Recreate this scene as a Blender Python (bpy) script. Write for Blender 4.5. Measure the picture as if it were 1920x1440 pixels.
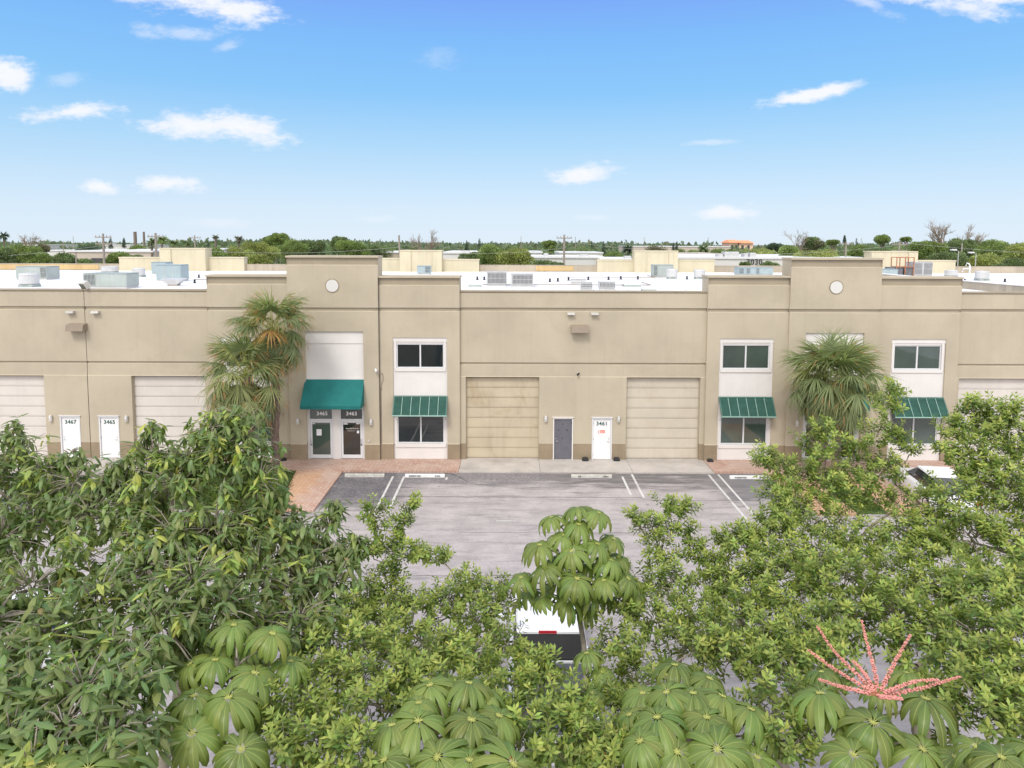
import bpy, math, random
import numpy as np
from mathutils import Vector, Matrix

random.seed(7)
sc = bpy.context.scene
for o in list(bpy.data.objects):
    bpy.data.objects.remove(o)

# ------------------------------------------------------------------ camera
TH = math.atan(0.0826); CS, SN = math.cos(TH), math.sin(TH)
ROLL = 0.0032; CAMH = 10.89; FPX = 1300.0
cam_d = bpy.data.cameras.new('camera'); cam = bpy.data.objects.new('camera', cam_d)
sc.collection.objects.link(cam); sc.camera = cam
cam_d.sensor_width = 36; cam_d.lens = FPX/1920*36
cam_d.shift_y = -158/1920
cam_d.clip_start = 0.1; cam_d.clip_end = 6000
cam.location = (0, 0, CAMH)
cam.rotation_euler = (Matrix.Rotation(math.pi/2-TH, 3, 'X') @ Matrix.Rotation(ROLL, 3, 'Z')).to_euler()

def _ray(px, py):
    a = px+ROLL*(py-562); b = py-ROLL*(px-960)
    x = (a-960)/FPX; y = -(b-562)/FPX
    return x, CS+y*SN, y*CS-SN
def P(px, py, Y):                 # photo pixel -> point in the plane at depth Y
    x, y, z = _ray(px, py); k = Y/y
    return Vector((x*k, Y, CAMH+z*k))
def G(px, py, z=0.0):             # photo pixel -> point at height z
    x, y, d = _ray(px, py); k = (z-CAMH)/d
    return Vector((x*k, y*k, z))

# ------------------------------------------------------------------ light, sky, exposure
SUN_EL, SUN_AZ = math.radians(50), math.radians(200)     # behind the camera, a little to its left
sun_d = bpy.data.lights.new('sun', 'SUN'); sun = bpy.data.objects.new('sun', sun_d)
sc.collection.objects.link(sun)
sun_d.energy = 1.5; sun_d.angle = math.radians(14); sun_d.color = (1, .96, .9)
sv = Vector((math.sin(SUN_AZ)*math.cos(SUN_EL), math.cos(SUN_AZ)*math.cos(SUN_EL), math.sin(SUN_EL)))
sun.rotation_euler = sv.to_track_quat('Z', 'Y').to_euler()
sc.view_settings.view_transform = 'Standard'; sc.view_settings.look = 'None'
sc.view_settings.gamma = 1; sc.view_settings.exposure = 0.42

class NT:
    def __init__(s, tree): s.t = tree; s.L = tree.links
    def n(s, typ, **kw):
        nd = s.t.nodes.new(typ)
        for k, v in kw.items(): setattr(nd, k, v)
        return nd
    def link(s, a, b): s.L.new(a, b)
    def val(s, x, sock):
        if isinstance(x, (int, float)): sock.default_value = x
        elif isinstance(x, (tuple, list)):
            sock.default_value = tuple(x)+((1,) if len(x) == 3 and len(sock.default_value) == 4 else ())
        else: s.link(x, sock)
    def m(s, op, a, b=None, c=None, clamp=False):
        nd = s.n('ShaderNodeMath', operation=op, use_clamp=clamp)
        s.val(a, nd.inputs[0])
        if b is not None: s.val(b, nd.inputs[1])
        if c is not None: s.val(c, nd.inputs[2])
        return nd.outputs[0]
    def mix(s, f, a, b, bt='MIX'):
        nd = s.n('ShaderNodeMix', data_type='RGBA', blend_type=bt)
        s.val(f, nd.inputs[0]); s.val(a, nd.inputs[6]); s.val(b, nd.inputs[7])
        return nd.outputs[2]
    def ss(s, x, a, b, c=0.0, d=1.0):
        nd = s.n('ShaderNodeMapRange', interpolation_type='SMOOTHSTEP')
        s.val(x, nd.inputs[0]); s.val(a, nd.inputs[1]); s.val(b, nd.inputs[2]); s.val(c, nd.inputs[3]); s.val(d, nd.inputs[4])
        return nd.outputs[0]
    def noise(s, vec, scale, detail=4, rough=.55, dist=0.0):
        nd = s.n('ShaderNodeTexNoise'); nd.inputs['Scale'].default_value = scale
        nd.inputs['Detail'].default_value = detail; nd.inputs['Roughness'].default_value = rough
        nd.inputs['Distortion'].default_value = dist
        if vec is not None: s.link(vec, nd.inputs['Vector'])
        return nd.outputs[0]
    def vec(s, x, y, z):
        nd = s.n('ShaderNodeCombineXYZ'); s.val(x, nd.inputs[0]); s.val(y, nd.inputs[1]); s.val(z, nd.inputs[2]); return nd.outputs[0]
    def scale(s, v, sx, sy, sz):
        nd = s.n('ShaderNodeVectorMath', operation='MULTIPLY'); s.link(v, nd.inputs[0]); nd.inputs[1].default_value = (sx, sy, sz); return nd.outputs[0]
    def pos(s):
        return s.n('ShaderNodeNewGeometry').outputs['Position']

w = bpy.data.worlds.new('World'); sc.world = w; w.use_nodes = True
t = NT(w.node_tree); bg = w.node_tree.nodes['Background']
sky = t.n('ShaderNodeTexSky', sky_type='NISHITA', sun_disc=False)
sky.sun_elevation = SUN_EL; sky.sun_rotation = SUN_AZ; sky.air_density = 1.0; sky.dust_density = 1.0; sky.ozone_density = 1.5
gen = t.n('ShaderNodeTexCoord').outputs['Generated']
sep = t.n('ShaderNodeSeparateXYZ'); t.link(gen, sep.inputs[0])
X, Y, Z = sep.outputs
ramp = t.n('ShaderNodeValToRGB'); t.link(Z, ramp.inputs[0])
cols = [(0, (.78, .90, 1.0)), (.05, (.68, .84, .99)), (.13, (.45, .72, .97)), (.20, (.27, .60, .98)), (.27, (.215, .52, .98)), (.34, (.20, .38, .97)), (1, (.13, .27, .75))]
el = ramp.color_ramp.elements
el[0].position = 0; el[0].color = cols[0][1]+(1,); el[1].position = 1; el[1].color = cols[-1][1]+(1,)
for p_, c_ in cols[1:-1]:
    e = el.new(p_); e.color = c_+(1,)
nish = t.mix(1.0, sky.outputs[0], (.1, .1, .1), 'MULTIPLY')
blue = t.mix(0.12, ramp.outputs[0], nish)
# scattered fair-weather clouds ahead, a closed overcast deck overhead and behind
yy = t.m('MAXIMUM', Y, 0.05)
U = t.m('DIVIDE', X, yy); V = t.m('DIVIDE', Z, yy)
wv = t.vec(U, t.m('MULTIPLY', V, 2.2), 0.0)
n1 = t.noise(wv, 12, 7, .6); n2 = t.noise(wv, 38, 8, .7)
wob = t.m('ADD', t.m('MULTIPLY', t.m('SUBTRACT', n1, .5), 2.6), t.m('MULTIPLY', t.m('SUBTRACT', n2, .5), 2.0))
CL = [(350, 8, 150, 34, .2, 1), (440, 34, 60, 22, .1, 1), (15, 152, 62, 25, 0, 1), (150, 217, 75, 15, -.05, 1), (375, 243, 85, 24, 0, 1), (455, 244, 100, 24, .15, 1),
      (320, 348, 70, 15, 0, 1), (194, 354, 38, 12, .1, 1), (1080, 329, 66, 15, -.1, 1), (1362, 398, 55, 13, -.05, 1), (1508, 182, 88, 12, -.22, 1),
      (1800, 4, 190, 20, 0, 1), (1780, 24, 90, 20, .1, .9), (350, 76, 80, 14, .05, .45), (440, 95, 26, 12, -.3, .4), (705, 412, 42, 8, 0, .3), (410, 420, 60, 9, 0, .3),
      (820, 118, 34, 24, 0, .18), (135, 160, 38, 12, -.1, .3), (1320, 270, 50, 5, -.05, .4), (1110, 408, 34, 6, 0, .35), (1590, 14, 60, 12, .4, .5)]
dens = None
for (cx, cy, a, b, tl, op) in CL:
    du = t.m('SUBTRACT', U, (cx-957)/1300); dv = t.m('SUBTRACT', V, (455-cy)/1300)
    dv2 = t.m('MULTIPLY_ADD', du, tl, dv)
    q = t.m('ADD', t.m('POWER', t.m('MULTIPLY', du, 1300/a), 2.0), t.m('POWER', t.m('MULTIPLY', dv2, 1300/b), 2.0))
    q = t.m('SUBTRACT', t.m('SQRT', q), wob)
    mk = t.m('MULTIPLY', t.ss(q, 1.35, .2), op)
    dens = mk if dens is None else t.m('MAXIMUM', dens, mk)
dens = t.m('MULTIPLY', dens, t.ss(Y, .05, .3))
ccol = t.mix(t.m('MULTIPLY', t.m('SUBTRACT', n2, .35), 1.2, clamp=True), (.93, .95, 1.0), (.78, .84, .95))
sky1 = t.mix(1.0, t.mix(dens, blue, ccol), (.83, .83, .84), 'MULTIPLY')
deckn = t.noise(t.vec(X, Y, Z), 2.5, 5, .6)
deck = t.mix(deckn, (1.0, 1.03, 1.1), (1.55, 1.53, 1.5))
dm = t.ss(t.m('ADD', t.m('SUBTRACT', Y, t.m('MULTIPLY', Z, .45)), t.m('MULTIPLY', t.m('SUBTRACT', deckn, .5), .5)), .35, -.15)
fin = t.mix(dm, sky1, deck)
t.link(fin, bg.inputs[0]); bg.inputs[1].default_value = 0.93

# ------------------------------------------------------------------ helpers
COL = sc.collection
def tag(o, label=None, cat=None, group=None, kind=None):
    if label: o['label'] = label
    if cat: o['category'] = cat
    if group: o['group'] = group
    if kind: o['kind'] = kind
    return o
def empty(name, loc=(0, 0, 0), rz=0):
    o = bpy.data.objects.new(name, None); COL.objects.link(o); o.location = loc; o.rotation_euler = (0, 0, rz); o.empty_display_size = .2
    return o
class MB:
    def __init__(s): s.v = []; s.f = []; s.m = []
    def add(s, vs, fs, m=0):
        k = len(s.v); s.v += [tuple(x) for x in vs]; s.f += [tuple(i+k for i in f) for f in fs]; s.m += [m]*len(fs); return s
    def box(s, x0, x1, y0, y1, z0, z1, m=0, M=None):
        vs = [Vector((x, y, z)) for z in (z0, z1) for y in (y0, y1) for x in (x0, x1)]
        if M: vs = [M @ v for v in vs]
        return s.add(vs, [(0, 2, 3, 1), (4, 5, 7, 6), (0, 1, 5, 4), (2, 6, 7, 3), (0, 4, 6, 2), (1, 3, 7, 5)], m)
    def bbox(s, x0, x1, y0, y1, z0, z1, b=.02, m=0, M=None):   # box with chamfered vertical edges and top
        def ring(d, z): return [(x0+d+b*(0 if d else 1), y0+d, z), (x1-d-b*(0 if d else 1), y0+d, z), (x1-d, y0+d+b*(0 if d else 1), z), (x1-d, y1-d-b*(0 if d else 1), z),
                             (x1-d-b*(0 if d else 1), y1-d, z), (x0+d+b*(0 if d else 1), y1-d, z), (x0+d, y1-d-b*(0 if d else 1), z), (x0+d, y0+d+b*(0 if d else 1), z)]
        r1 = ring(0, z0); r2 = ring(0, z1-b); r3 = [(min(max(x, x0+b), x1-b), min(max(y, y0+b), y1-b), z1) for x, y, z in r2]
        vs = r1+r2+r3
        fs = [tuple(range(7, -1, -1)), tuple(range(16, 24))]
        for k in (0, 8):
            for i in range(8): fs.append((k+i, k+(i+1) % 8, k+8+(i+1) % 8, k+8+i))
        vs = [Vector(v) for v in vs]
        if M: vs = [M @ v for v in vs]
        return s.add(vs, fs, m)
    def quad(s, a, b, c, d, m=0): return s.add([a, b, c, d], [(0, 1, 2, 3)], m)
    def tube(s, pts, rad, n=6, m=0, cap=True):
        pts = [Vector(p) for p in pts]; N = len(pts)
        if isinstance(rad, (int, float)): rad = [rad]*N
        vs = []
        for i, p in enumerate(pts):
            d = (pts[min(i+1, N-1)]-pts[max(i-1, 0)])
            d = d.normalized() if d.length > 1e-9 else Vector((0, 0, 1))
            a = Vector((0, 0, 1)) if abs(d.z) < .9 else Vector((1, 0, 0))
            u = d.cross(a).normalized(); v = d.cross(u)
            for k in range(n):
                an = 2*math.pi*k/n; vs.append(p+(u*math.cos(an)+v*math.sin(an))*rad[i])
        fs = []
        for i in range(N-1):
            for k in range(n): fs.append((i*n+k, (i+1)*n+k, (i+1)*n+(k+1) % n, i*n+(k+1) % n))
        if cap: fs.append(tuple(range(n))); fs.append(tuple((N-1)*n+k for k in range(n-1, -1, -1)))
        return s.add(vs, fs, m)
    def prism(s, poly, x0, x1, m=0):     # poly in (y,z) extruded along x
        n = len(poly)
        vs = [(x0, y, z) for y, z in poly]+[(x1, y, z) for y, z in poly]
        fs = [tuple(range(n-1, -1, -1)), tuple(range(n, 2*n))]+[(i, (i+1) % n, n+(i+1) % n, n+i) for i in range(n)]
        return s.add(vs, fs, m)
    def cyl(s, x, y, z0, z1, r0, r1=None, n=20, m=0):
        return s.tube([(x, y, z0), (x, y, z1)], [r0, r0 if r1 is None else r1], n, m)
    def build(s, name, mats, parent=None, smooth=False):
        me = bpy.data.meshes.new(name); me.from_pydata(s.v, [], s.f)
        for mm in (mats if isinstance(mats, (list, tuple)) else [mats]): me.materials.append(mm)
        me.polygons.foreach_set('material_index', s.m)
        if smooth: me.polygons.foreach_set('use_smooth', [True]*len(s.f))
        me.update()
        o = bpy.data.objects.new(name, me); COL.objects.link(o)
        setpar(o, parent)
        return o
WORLD = {}
def setpar(o, parent):
    if parent is None: return
    o.parent = parent
    if parent.name in WORLD: o.matrix_parent_inverse = Matrix.Translation(-WORLD[parent.name])
def wthing(name, loc, label, cat, group=None):      # Empty at the base of a thing whose parts are modelled in world coordinates
    o = empty(name, loc); WORLD[o.name] = Vector(loc); tag(o, label, cat, group); return o
def copy_tree(o, parent=None):
    c = o.copy(); COL.objects.link(c); c.parent = parent
    for ch in list(o.children): copy_tree(ch, c)
    return c

# ------------------------------------------------------------------ materials
def mat(name, col, rough=.7, var=.12, vs=1.5, metal=0.0, spec=.4, bump=0.0, bs=40, streak=0.0, dirt=None, dirt_amt=0.0):
    m = bpy.data.materials.new(name); m.use_nodes = True; t = NT(m.node_tree); b = m.node_tree.nodes['Principled BSDF']
    p = t.pos()
    n = t.noise(p, vs, 6, .6)
    lo = tuple(c*(1-var) for c in col); hi = tuple(min(1, c*(1+var)) for c in col)
    c = t.mix(t.ss(n, .3, .7), lo, hi)
    if streak:
        n3 = t.noise(t.scale(p, 2.2, 2.2, .12), 1.6, 5, .65)
        c = t.mix(t.m('MULTIPLY', t.ss(n3, .45, .8), streak), c, tuple(x*.62 for x in col))
    if dirt:
        n4 = t.noise(p, vs*.7+.3, 8, .7, .6)
        c = t.mix(t.m('MULTIPLY', t.ss(n4, .48, .72), dirt_amt), c, dirt)
    t.val(c, b.inputs['Base Color']); b.inputs['Roughness'].default_value = rough; b.inputs['Metallic'].default_value = metal
    b.inputs['Specular IOR Level'].default_value = spec
    if bump:
        bn = t.n('ShaderNodeBump'); bn.inputs['Strength'].default_value = bump; bn.inputs['Distance'].default_value = .02
        t.link(t.noise(p, bs, 5, .7), bn.inputs['Height']); t.link(bn.outputs[0], b.inputs['Normal'])
    return m
def glass_mat(name, col, rough=.02):
    m = bpy.data.materials.new(name); m.use_nodes = True; b = m.node_tree.nodes['Principled BSDF']; t = NT(m.node_tree)
    n = t.noise(t.pos(), .8, 2, .5)
    t.val(t.mix(n, tuple(c*.5 for c in col), tuple(c*1.5 for c in col)), b.inputs['Base Color'])
    b.inputs['Roughness'].default_value = rough; b.inputs['Specular IOR Level'].default_value = .9; b.inputs['IOR'].default_value = 1.6
    bn = t.n('ShaderNodeBump'); bn.inputs['Strength'].default_value = .05; bn.inputs['Distance'].default_value = .05
    t.link(t.noise(t.pos(), 1.1, 2, .5), bn.inputs['Height']); t.link(bn.outputs[0], b.inputs['Normal'])
    return m
M = {}
M['wall'] = mat('wall_stucco', (.455, .397, .305), .9, .08, .3, bump=.25, bs=60, streak=.17, dirt=(.36, .31, .23), dirt_amt=.30, spec=.2)
M['wallbase'] = mat('wall_base_paint', (.285, .225, .155), .9, .08, 1.2, bump=.25, bs=60, streak=.3, spec=.2, dirt=(.2, .15, .1), dirt_amt=.35)
M['coping'] = mat('coping_band_brown', (.335, .285, .21), .7, .06, .8, spec=.3)  # darker brown than the wall, for coping, grooves and cornice bands
M['white'] = mat('white_stucco', (.69, .66, .64), .85, .035, .8, bump=.15, bs=60, streak=.10, spec=.2)
M['frame'] = mat('white_aluminium', (.66, .66, .68), .45, .03, 2)
M['garage'] = mat('garage_door_paint', (.53, .475, .39), .65, .05, .7, streak=.2, dirt=(.42, .33, .2), dirt_amt=.3)
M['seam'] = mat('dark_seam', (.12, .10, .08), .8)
M['doorwhite'] = mat('white_door_paint', (.76, .76, .76), .5, .03, 3, dirt=(.6, .58, .55), dirt_amt=.12)
M['doorgrey'] = mat('grey_door_paint', (.13, .128, .15), .5, .08, 2, dirt=(.08, .08, .09), dirt_amt=.5)
M['glass'] = glass_mat('dark_glass', (.012, .018, .02))
M['glassgreen'] = glass_mat('green_glass', (.06, .085, .075))
M['teal'] = mat('teal_canvas', (.018, .15, .145), .8, .12, 1.5, spec=.2)
M['shut'] = mat('green_shutter_paint', (.045, .125, .10), .5, .12, 3)
M['shutl'] = mat('pale_green_bar_paint', (.22, .36, .31), .5, .08, 3)
M['roof'] = mat('white_roof_membrane', (.80, .80, .82), .7, .04, .25, dirt=(.46, .45, .45), dirt_amt=.65)
M['cream'] = mat('cream_paint', (.53, .475, .345), .9, .06, .4, streak=.35)
M['parapet'] = mat('stained_concrete', (.40, .345, .27), .95, .12, .5, streak=.6)
M['rustwall'] = mat('orange_stained_concrete', (.52, .37, .18), .95, .12, .5, streak=.5, dirt=(.48, .40, .3), dirt_amt=.6)
M['acgrey'] = mat('pale_green_metal', (.34, .38, .36), .5, .06, 1.5)
M['acblue'] = mat('pale_blue_metal', (.30, .37, .39), .5, .06, 1.5)
M['acwhite'] = mat('galvanised_metal', (.48, .48, .48), .45, .08, 1.5)
M['acdark'] = mat('dark_coil', (.13, .13, .14), .6, .2, 4)
M['rust'] = mat('rusty_steel', (.36, .15, .08), .8, .2, 3)
M['black'] = mat('black_plastic', (.02, .02, .022), .5)
M['lampshade'] = mat('lamp_grey', (.50, .48, .45), .5)
M['ventbox'] = mat('brown_vent_metal', (.27, .215, .165), .6, .06)
M['txt'] = mat('dark_green_letters', (.03, .09, .08), .5)
M['txtw'] = mat('white_letters', (.85, .85, .85), .5)
M['txtk'] = mat('black_letters', (.02, .02, .02), .6)
M['paper'] = mat('paper', (.80, .80, .84), .8)
M['red'] = mat('red_plastic', (.45, .02, .03), .35)
M['orangesign'] = mat('orange_red_print', (.75, .2, .12), .6)
M['stop'] = mat('white_stop_paint', (.70, .69, .68), .7, .06, 3, dirt=(.45, .44, .42), dirt_amt=.3)
M['stopw'] = mat('worn_stop_paint', (.50, .48, .44), .8, .15, 4, dirt=(.25, .24, .23), dirt_amt=.8)
M['conc'] = mat('concrete_apron', (.44, .40, .37), .9, .12, .9, bump=.2, dirt=(.28, .25, .22), dirt_amt=.55)
M['whitepaint'] = mat('road_paint', (.54, .53, .52), .8, .08, 3, dirt=(.30, .28, .28), dirt_amt=1.0)
M['crack'] = mat('crack_filler', (.045, .043, .045), .9)
M['mulch'] = mat('mulch', (.09, .065, .045), .95, .3, 4, bump=.5)
M['grass'] = mat('grass_ground', (.07, .11, .03), .95, .35, 5, bump=.5)
M['bark'] = mat('pale_bark', (.27, .235, .19), .9, .25, 6, bump=.4, bs=30)
M['barkd'] = mat('brown_bark', (.16, .125, .10), .9, .3, 6, bump=.5, bs=30)
M['palmbark'] = mat('palm_bark', (.17, .125, .105), .95, .3, 9, bump=.8, bs=18)
M['wood'] = mat('weathered_pole', (.30, .26, .23), .9, .2, 3)
M['carwhite'] = mat('white_car_paint', (.74, .74, .76), .25, .01, spec=.6)
M['cargrey'] = mat('grey_car_paint', (.20, .21, .23), .3, .02, metal=.5)
M['rubber'] = mat('tyre_rubber', (.02, .02, .02), .8)
M['chrome'] = mat('wheel_alloy', (.5, .5, .52), .35, .05, metal=.8)
M['tonneau'] = mat('grey_bed_cover', (.10, .105, .12), .6, .1)
M['orangeroof'] = mat('orange_tile', (.75, .30, .15), .8, .1)
M['pinkwall'] = mat('peach_wall', (.72, .50, .38), .9, .05)
M['farwhite'] = mat('far_white_wall', (.60, .59, .57), .9, .05, .1)
M['farbeige'] = mat('far_beige_wall', (.50, .43, .37), .9, .06, .1)
M['farroof'] = mat('far_roof', (.64, .64, .65), .9, .05, .1)
M['farwin'] = mat('far_dark_window', (.06, .06, .065), .3)

# asphalt: pale worn surface, darker in the stalls and along the kerb where the old coat is left
def asphalt():
    m = bpy.data.materials.new('asphalt'); m.use_nodes = True; t = NT(m.node_tree); b = m.node_tree.nodes['Principled BSDF']
    p = t.pos(); s = t.n('ShaderNodeSeparateXYZ'); t.link(p, s.inputs[0]); X, Y, Z = s.outputs
    big = t.noise(p, .16, 5, .6); med = t.noise(p, .9, 7, .65); fine = t.noise(p, 26, 4, .7)
    hs = t.noise(t.scale(p, .35, 2.0, 1), 1.3, 8, .7, .4)
    c = t.mix(t.ss(med, .3, .7), (.34, .31, .31), (.44, .40, .40))
    c = t.mix(t.m('MULTIPLY', t.ss(hs, .46, .72), .6), c, (.17, .155, .155))
    sp = t.noise(p, 7, 6, .75); c = t.mix(t.m('MULTIPLY', t.ss(sp, .5, .68), .35), c, (.19, .18, .18)); c = t.mix(t.m('MULTIPLY', t.ss(sp, .42, .3), .3), c, (.52, .49, .49))
    def patch(x0, x1, y0, y1, f=.5):
        jx = t.m('ADD', X, t.m('MULTIPLY', t.m('SUBTRACT', med, .5), 2.6)); jy = t.m('ADD', Y, t.m('MULTIPLY', t.m('SUBTRACT', hs, .5), 4.0))
        a = t.m('MULTIPLY', t.ss(jx, x0-f, x0+f), t.ss(jx, x1+f, x1-f)); return t.m('MULTIPLY', a, t.m('MULTIPLY', t.ss(jy, y0-f, y0+f), t.ss(jy, y1+1.5, y1+.9)))
    d = t.m('MULTIPLY', patch(-8.6, -4.8, 27.8, 32, .8), t.m('MULTIPLY', t.ss(med, .2, .62, .5, 1), t.ss(sp, .35, .55, .62, 1)))
    c = t.mix(t.m('MULTIPLY', d, .95), c, (.09, .087, .10))
    blot = t.noise(t.scale(p, .8, 1.6, 1), 1.9, 4, .6); c = t.mix(t.m('MULTIPLY', t.ss(blot, .66, .72), t.m('MULTIPLY', t.ss(Y, 26, 30), .8)), c, (.075, .07, .07))
    d2 = t.m('MULTIPLY', patch(-5, 2.2, 30.4, 32, .5), t.ss(sp, .35, .55, .35, .8)); c = t.mix(d2, c, (.15, .14, .15))
    d3 = patch(9.2, 13.5, 28.3, 32, .8); c = t.mix(t.m('MULTIPLY', d3, t.ss(hs, .2, .6, .3, .9)), c, (.15, .145, .155))
    d4 = patch(2.0, 9.2, 30.2, 32, .8); c = t.mix(t.m('MULTIPLY', d4, t.ss(hs, .3, .55, .15, .9)), c, (.13, .122, .125))
    spots = t.noise(p, 3.3, 2, .5); c = t.mix(t.ss(spots, .74, .80), c, (.13, .12, .12))
    c = t.mix(t.m('MULTIPLY', t.ss(fine, .3, .7), .3), c, t.mix(1.0, c, (.6, .6, .6), 'MULTIPLY'))
    far = t.ss(Y, 72, 76); c = t.mix(far, c, t.mix(t.ss(t.noise(p, .03, 5, .6), .42, .6), (.10, .13, .06), (.34, .31, .27)))
    t.val(c, b.inputs['Base Color']); b.inputs['Roughness'].default_value = .9; b.inputs['Specular IOR Level'].default_value = .25
    bn = t.n('ShaderNodeBump'); bn.inputs['Strength'].default_value = .3; bn.inputs['Distance'].default_value = .01
    t.link(fine, bn.inputs['Height']); t.link(bn.outputs[0], b.inputs['Normal'])
    return m
M['asphalt'] = asphalt()
def pavers(name, orange):
    m = bpy.data.materials.new(name); m.use_nodes = True; t = NT(m.node_tree); b = m.node_tree.nodes['Principled BSDF']
    p = t.pos()
    mp = t.n('ShaderNodeMapping'); t.link(p, mp.inputs[0]); mp.inputs['Rotation'].default_value = (0, 0, math.radians(45)); 
    br = t.n('ShaderNodeTexBrick'); t.link(mp.outputs[0], br.inputs['Vector'])
    br.inputs['Scale'].default_value = 1; br.inputs['Brick Width'].default_value = .26; br.inputs['Row Height'].default_value = .13; br.inputs['Mortar Size'].default_value = .012
    br.inputs['Color1'].default_value = (.42, .24, .185, 1); br.inputs['Color2'].default_value = (.50, .34, .27, 1); br.inputs['Mortar'].default_value = (.24, .18, .15, 1)
    n = t.noise(p, .8, 6, .65)
    c = t.mix(t.ss(n, .35, .7), br.outputs[0], t.mix(.5, br.outputs[0], (.52, .42, .36)))
    if orange:
        s = t.n('ShaderNodeSeparateXYZ'); t.link(p, s.inputs[0])
        n2 = t.noise(p, 1.6, 5, .7)
        a = t.m('ADD', s.outputs[0], t.m('MULTIPLY', t.m('SUBTRACT', n2, .5), 2.2))
        k = None
        for (x0, x1) in orange:
            q = t.m('MULTIPLY', t.ss(a, x0-.3, x0+.1), t.ss(a, x1+.5, x1-.2)); k = q if k is None else t.m('MAXIMUM', k, q)
        k = t.m('MULTIPLY', k, t.ss(s.outputs[1], 32.6, 31.4))
        c = t.mix(t.m('MULTIPLY', k, .92), c, t.mix(t.ss(n2, .3, .6), t.mix(.22, br.outputs[0], (.62, .25, .03)), t.mix(.3, br.outputs[0], (.66, .38, .12))))
    t.val(c, b.inputs['Base Color']); b.inputs['Roughness'].default_value = .9
    return m
M['pavers'] = pavers('brick_pavers', [(-10.4, -9.0), (12.3, 13.8), (15.2, 16.4)])
def pale_leaf(name, rough=.42, trans=.28, vein=None, spec=.5):
    m = bpy.data.materials.new(name); m.use_nodes = True; t = NT(m.node_tree); b = m.node_tree.nodes['Principled BSDF']; out = m.node_tree.nodes['Material Output']
    a = t.n('ShaderNodeVertexColor', layer_name='Col'); c = a.outputs[0]
    if vein:
        v = t.ss(a.outputs[1], vein[0], vein[1]); c = t.mix(v, c, vein[2])
    t.val(c, b.inputs['Base Color']); b.inputs['Roughness'].default_value = rough; b.inputs['Specular IOR Level'].default_value = spec
    tr = t.n('ShaderNodeBsdfTranslucent'); t.link(t.mix(1.0, c, (1.4, 1.5, .75), 'MULTIPLY'), tr.inputs[0])
    mx = t.n('ShaderNodeMixShader'); mx.inputs[0].default_value = trans
    t.link(b.outputs[0], mx.inputs[1]); t.link(tr.outputs[0], mx.inputs[2]); t.link(mx.outputs[0], out.inputs[0])
    return m
M['leaf'] = pale_leaf('leaf', .5, .42, None, .35)
M['leafv'] = pale_leaf('leaf_veined', .40, .45, (.86, .99, (.27, .33, .11)), .45)
M['leafu'] = pale_leaf('leaf_umbrella', .42, .38, (.88, .99, (.34, .40, .11)), .45)

def text_mesh(s, size, mats, parent, loc, name='lettering', bold=.012, rx=math.pi/2, scalex=1.0, depth=.004):
    cu = bpy.data.curves.new(name, 'FONT'); cu.body = s; cu.size = size; cu.align_x = 'CENTER'; cu.align_y = 'CENTER'; cu.offset = bold*size; cu.extrude = depth
    cu.space_character = 1.08
    o = bpy.data.objects.new(name, cu); COL.objects.link(o)
    bpy.context.view_layer.update()
    me = bpy.data.meshes.new_from_object(o.evaluated_get(bpy.context.evaluated_depsgraph_get()))
    bpy.data.objects.remove(o)
    me.name = name; me.materials.clear(); me.materials.append(mats)
    q = bpy.data.objects.new(name, me); COL.objects.link(q); setpar(q, parent)
    q.location = loc; q.rotation_euler = (rx, 0, 0); q.scale = (scalex, 1, 1)
    return q

# ================================================================== GROUND
def sheet(name, poly, z, m, kind='structure'):
    b = MB(); b.add([(x, y, z) for x, y in poly], [tuple(range(len(poly)))]); o = b.build(name, m); tag(o, kind=kind); return o
rect = lambda x0, x1, y0, y1: [(x0, y0), (x1, y0), (x1, y1), (x0, y1)]
sheet('ground', rect(-2500, 2500, -60, 4000), 0.0, M['asphalt'])
sheet('planting_strip', rect(-40, 40, -8, 13.0), 0.012, M['mulch'])
def slab(name, poly, z, m):
    b = MB(); n = len(poly); b.add([(x, y, 0) for x, y in poly]+[(x, y, z) for x, y in poly], [tuple(range(n, 2*n))]+[(i, (i+1) % n, n+(i+1) % n, n+i) for i in range(n)])
    return tag(b.build(name, m), kind='structure')
YW = 34.0
for x0, x1 in ((-15.0, -2.52), (9.6, 22.1)):
    slab('pavement', rect(x0, x1, 32.07, 34.2), .10, M['pavers'])
slab('path', [(-10.2, 32.068), (-9.9, 30), (-9.2, 27.2), (-8.0, 27.2), (-8.0, 32.068)], .085, M['pavers'])
slab('path', [(12.3, 27.0), (13.9, 27.0), (13.9, 32.068), (12.0, 32.068)], .085, M['pavers'])
slab('path', [(15.2, 27.0), (17.2, 27.0), (17.2, 32.068), (15.2, 32.068)], .085, M['pavers'])
slab('lawn', [(-10.25, 32.0), (-15, 32.0), (-15, 27.5), (-9.3, 27.3), (-9.95, 30)], .09, M['grass'])
slab('lawn', rect(13.95, 15.15, 27.2, 32.0), .09, M['grass'])
for x0, x1 in ((-2.51, 1.36), (1.375, 5.75), (5.765, 9.59), (-27, -21.1), (-21.08, -15.02), (22.12, 27)):
    slab('concrete_apron', rect(x0, x1, 32.05, 34.3), .06, M['conc'])
def stripe(x, y0, y1, wd=.10, z=.006):
    return sheet('parking_line', rect(x-wd/2, x+wd/2, y0, y1), z, M['whitepaint'])
for x, y0, y1 in ((-5.52, 26.5, 31.55), (-5.0, 27.3, 31.55), (9.3, 26.6, 31.9), (9.76, 26.3, 31.95), (5.18, 29.2, 31.6), (5.68, 28.9, 31.95), (-3.0, 31.1, 31.45), (-12.2, 26, 27)):
    stripe(x, y0, y1)
sheet('parking_line', rect(9.2, 9.70, 26.3, 26.4), .008, M['whitepaint'])
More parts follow.
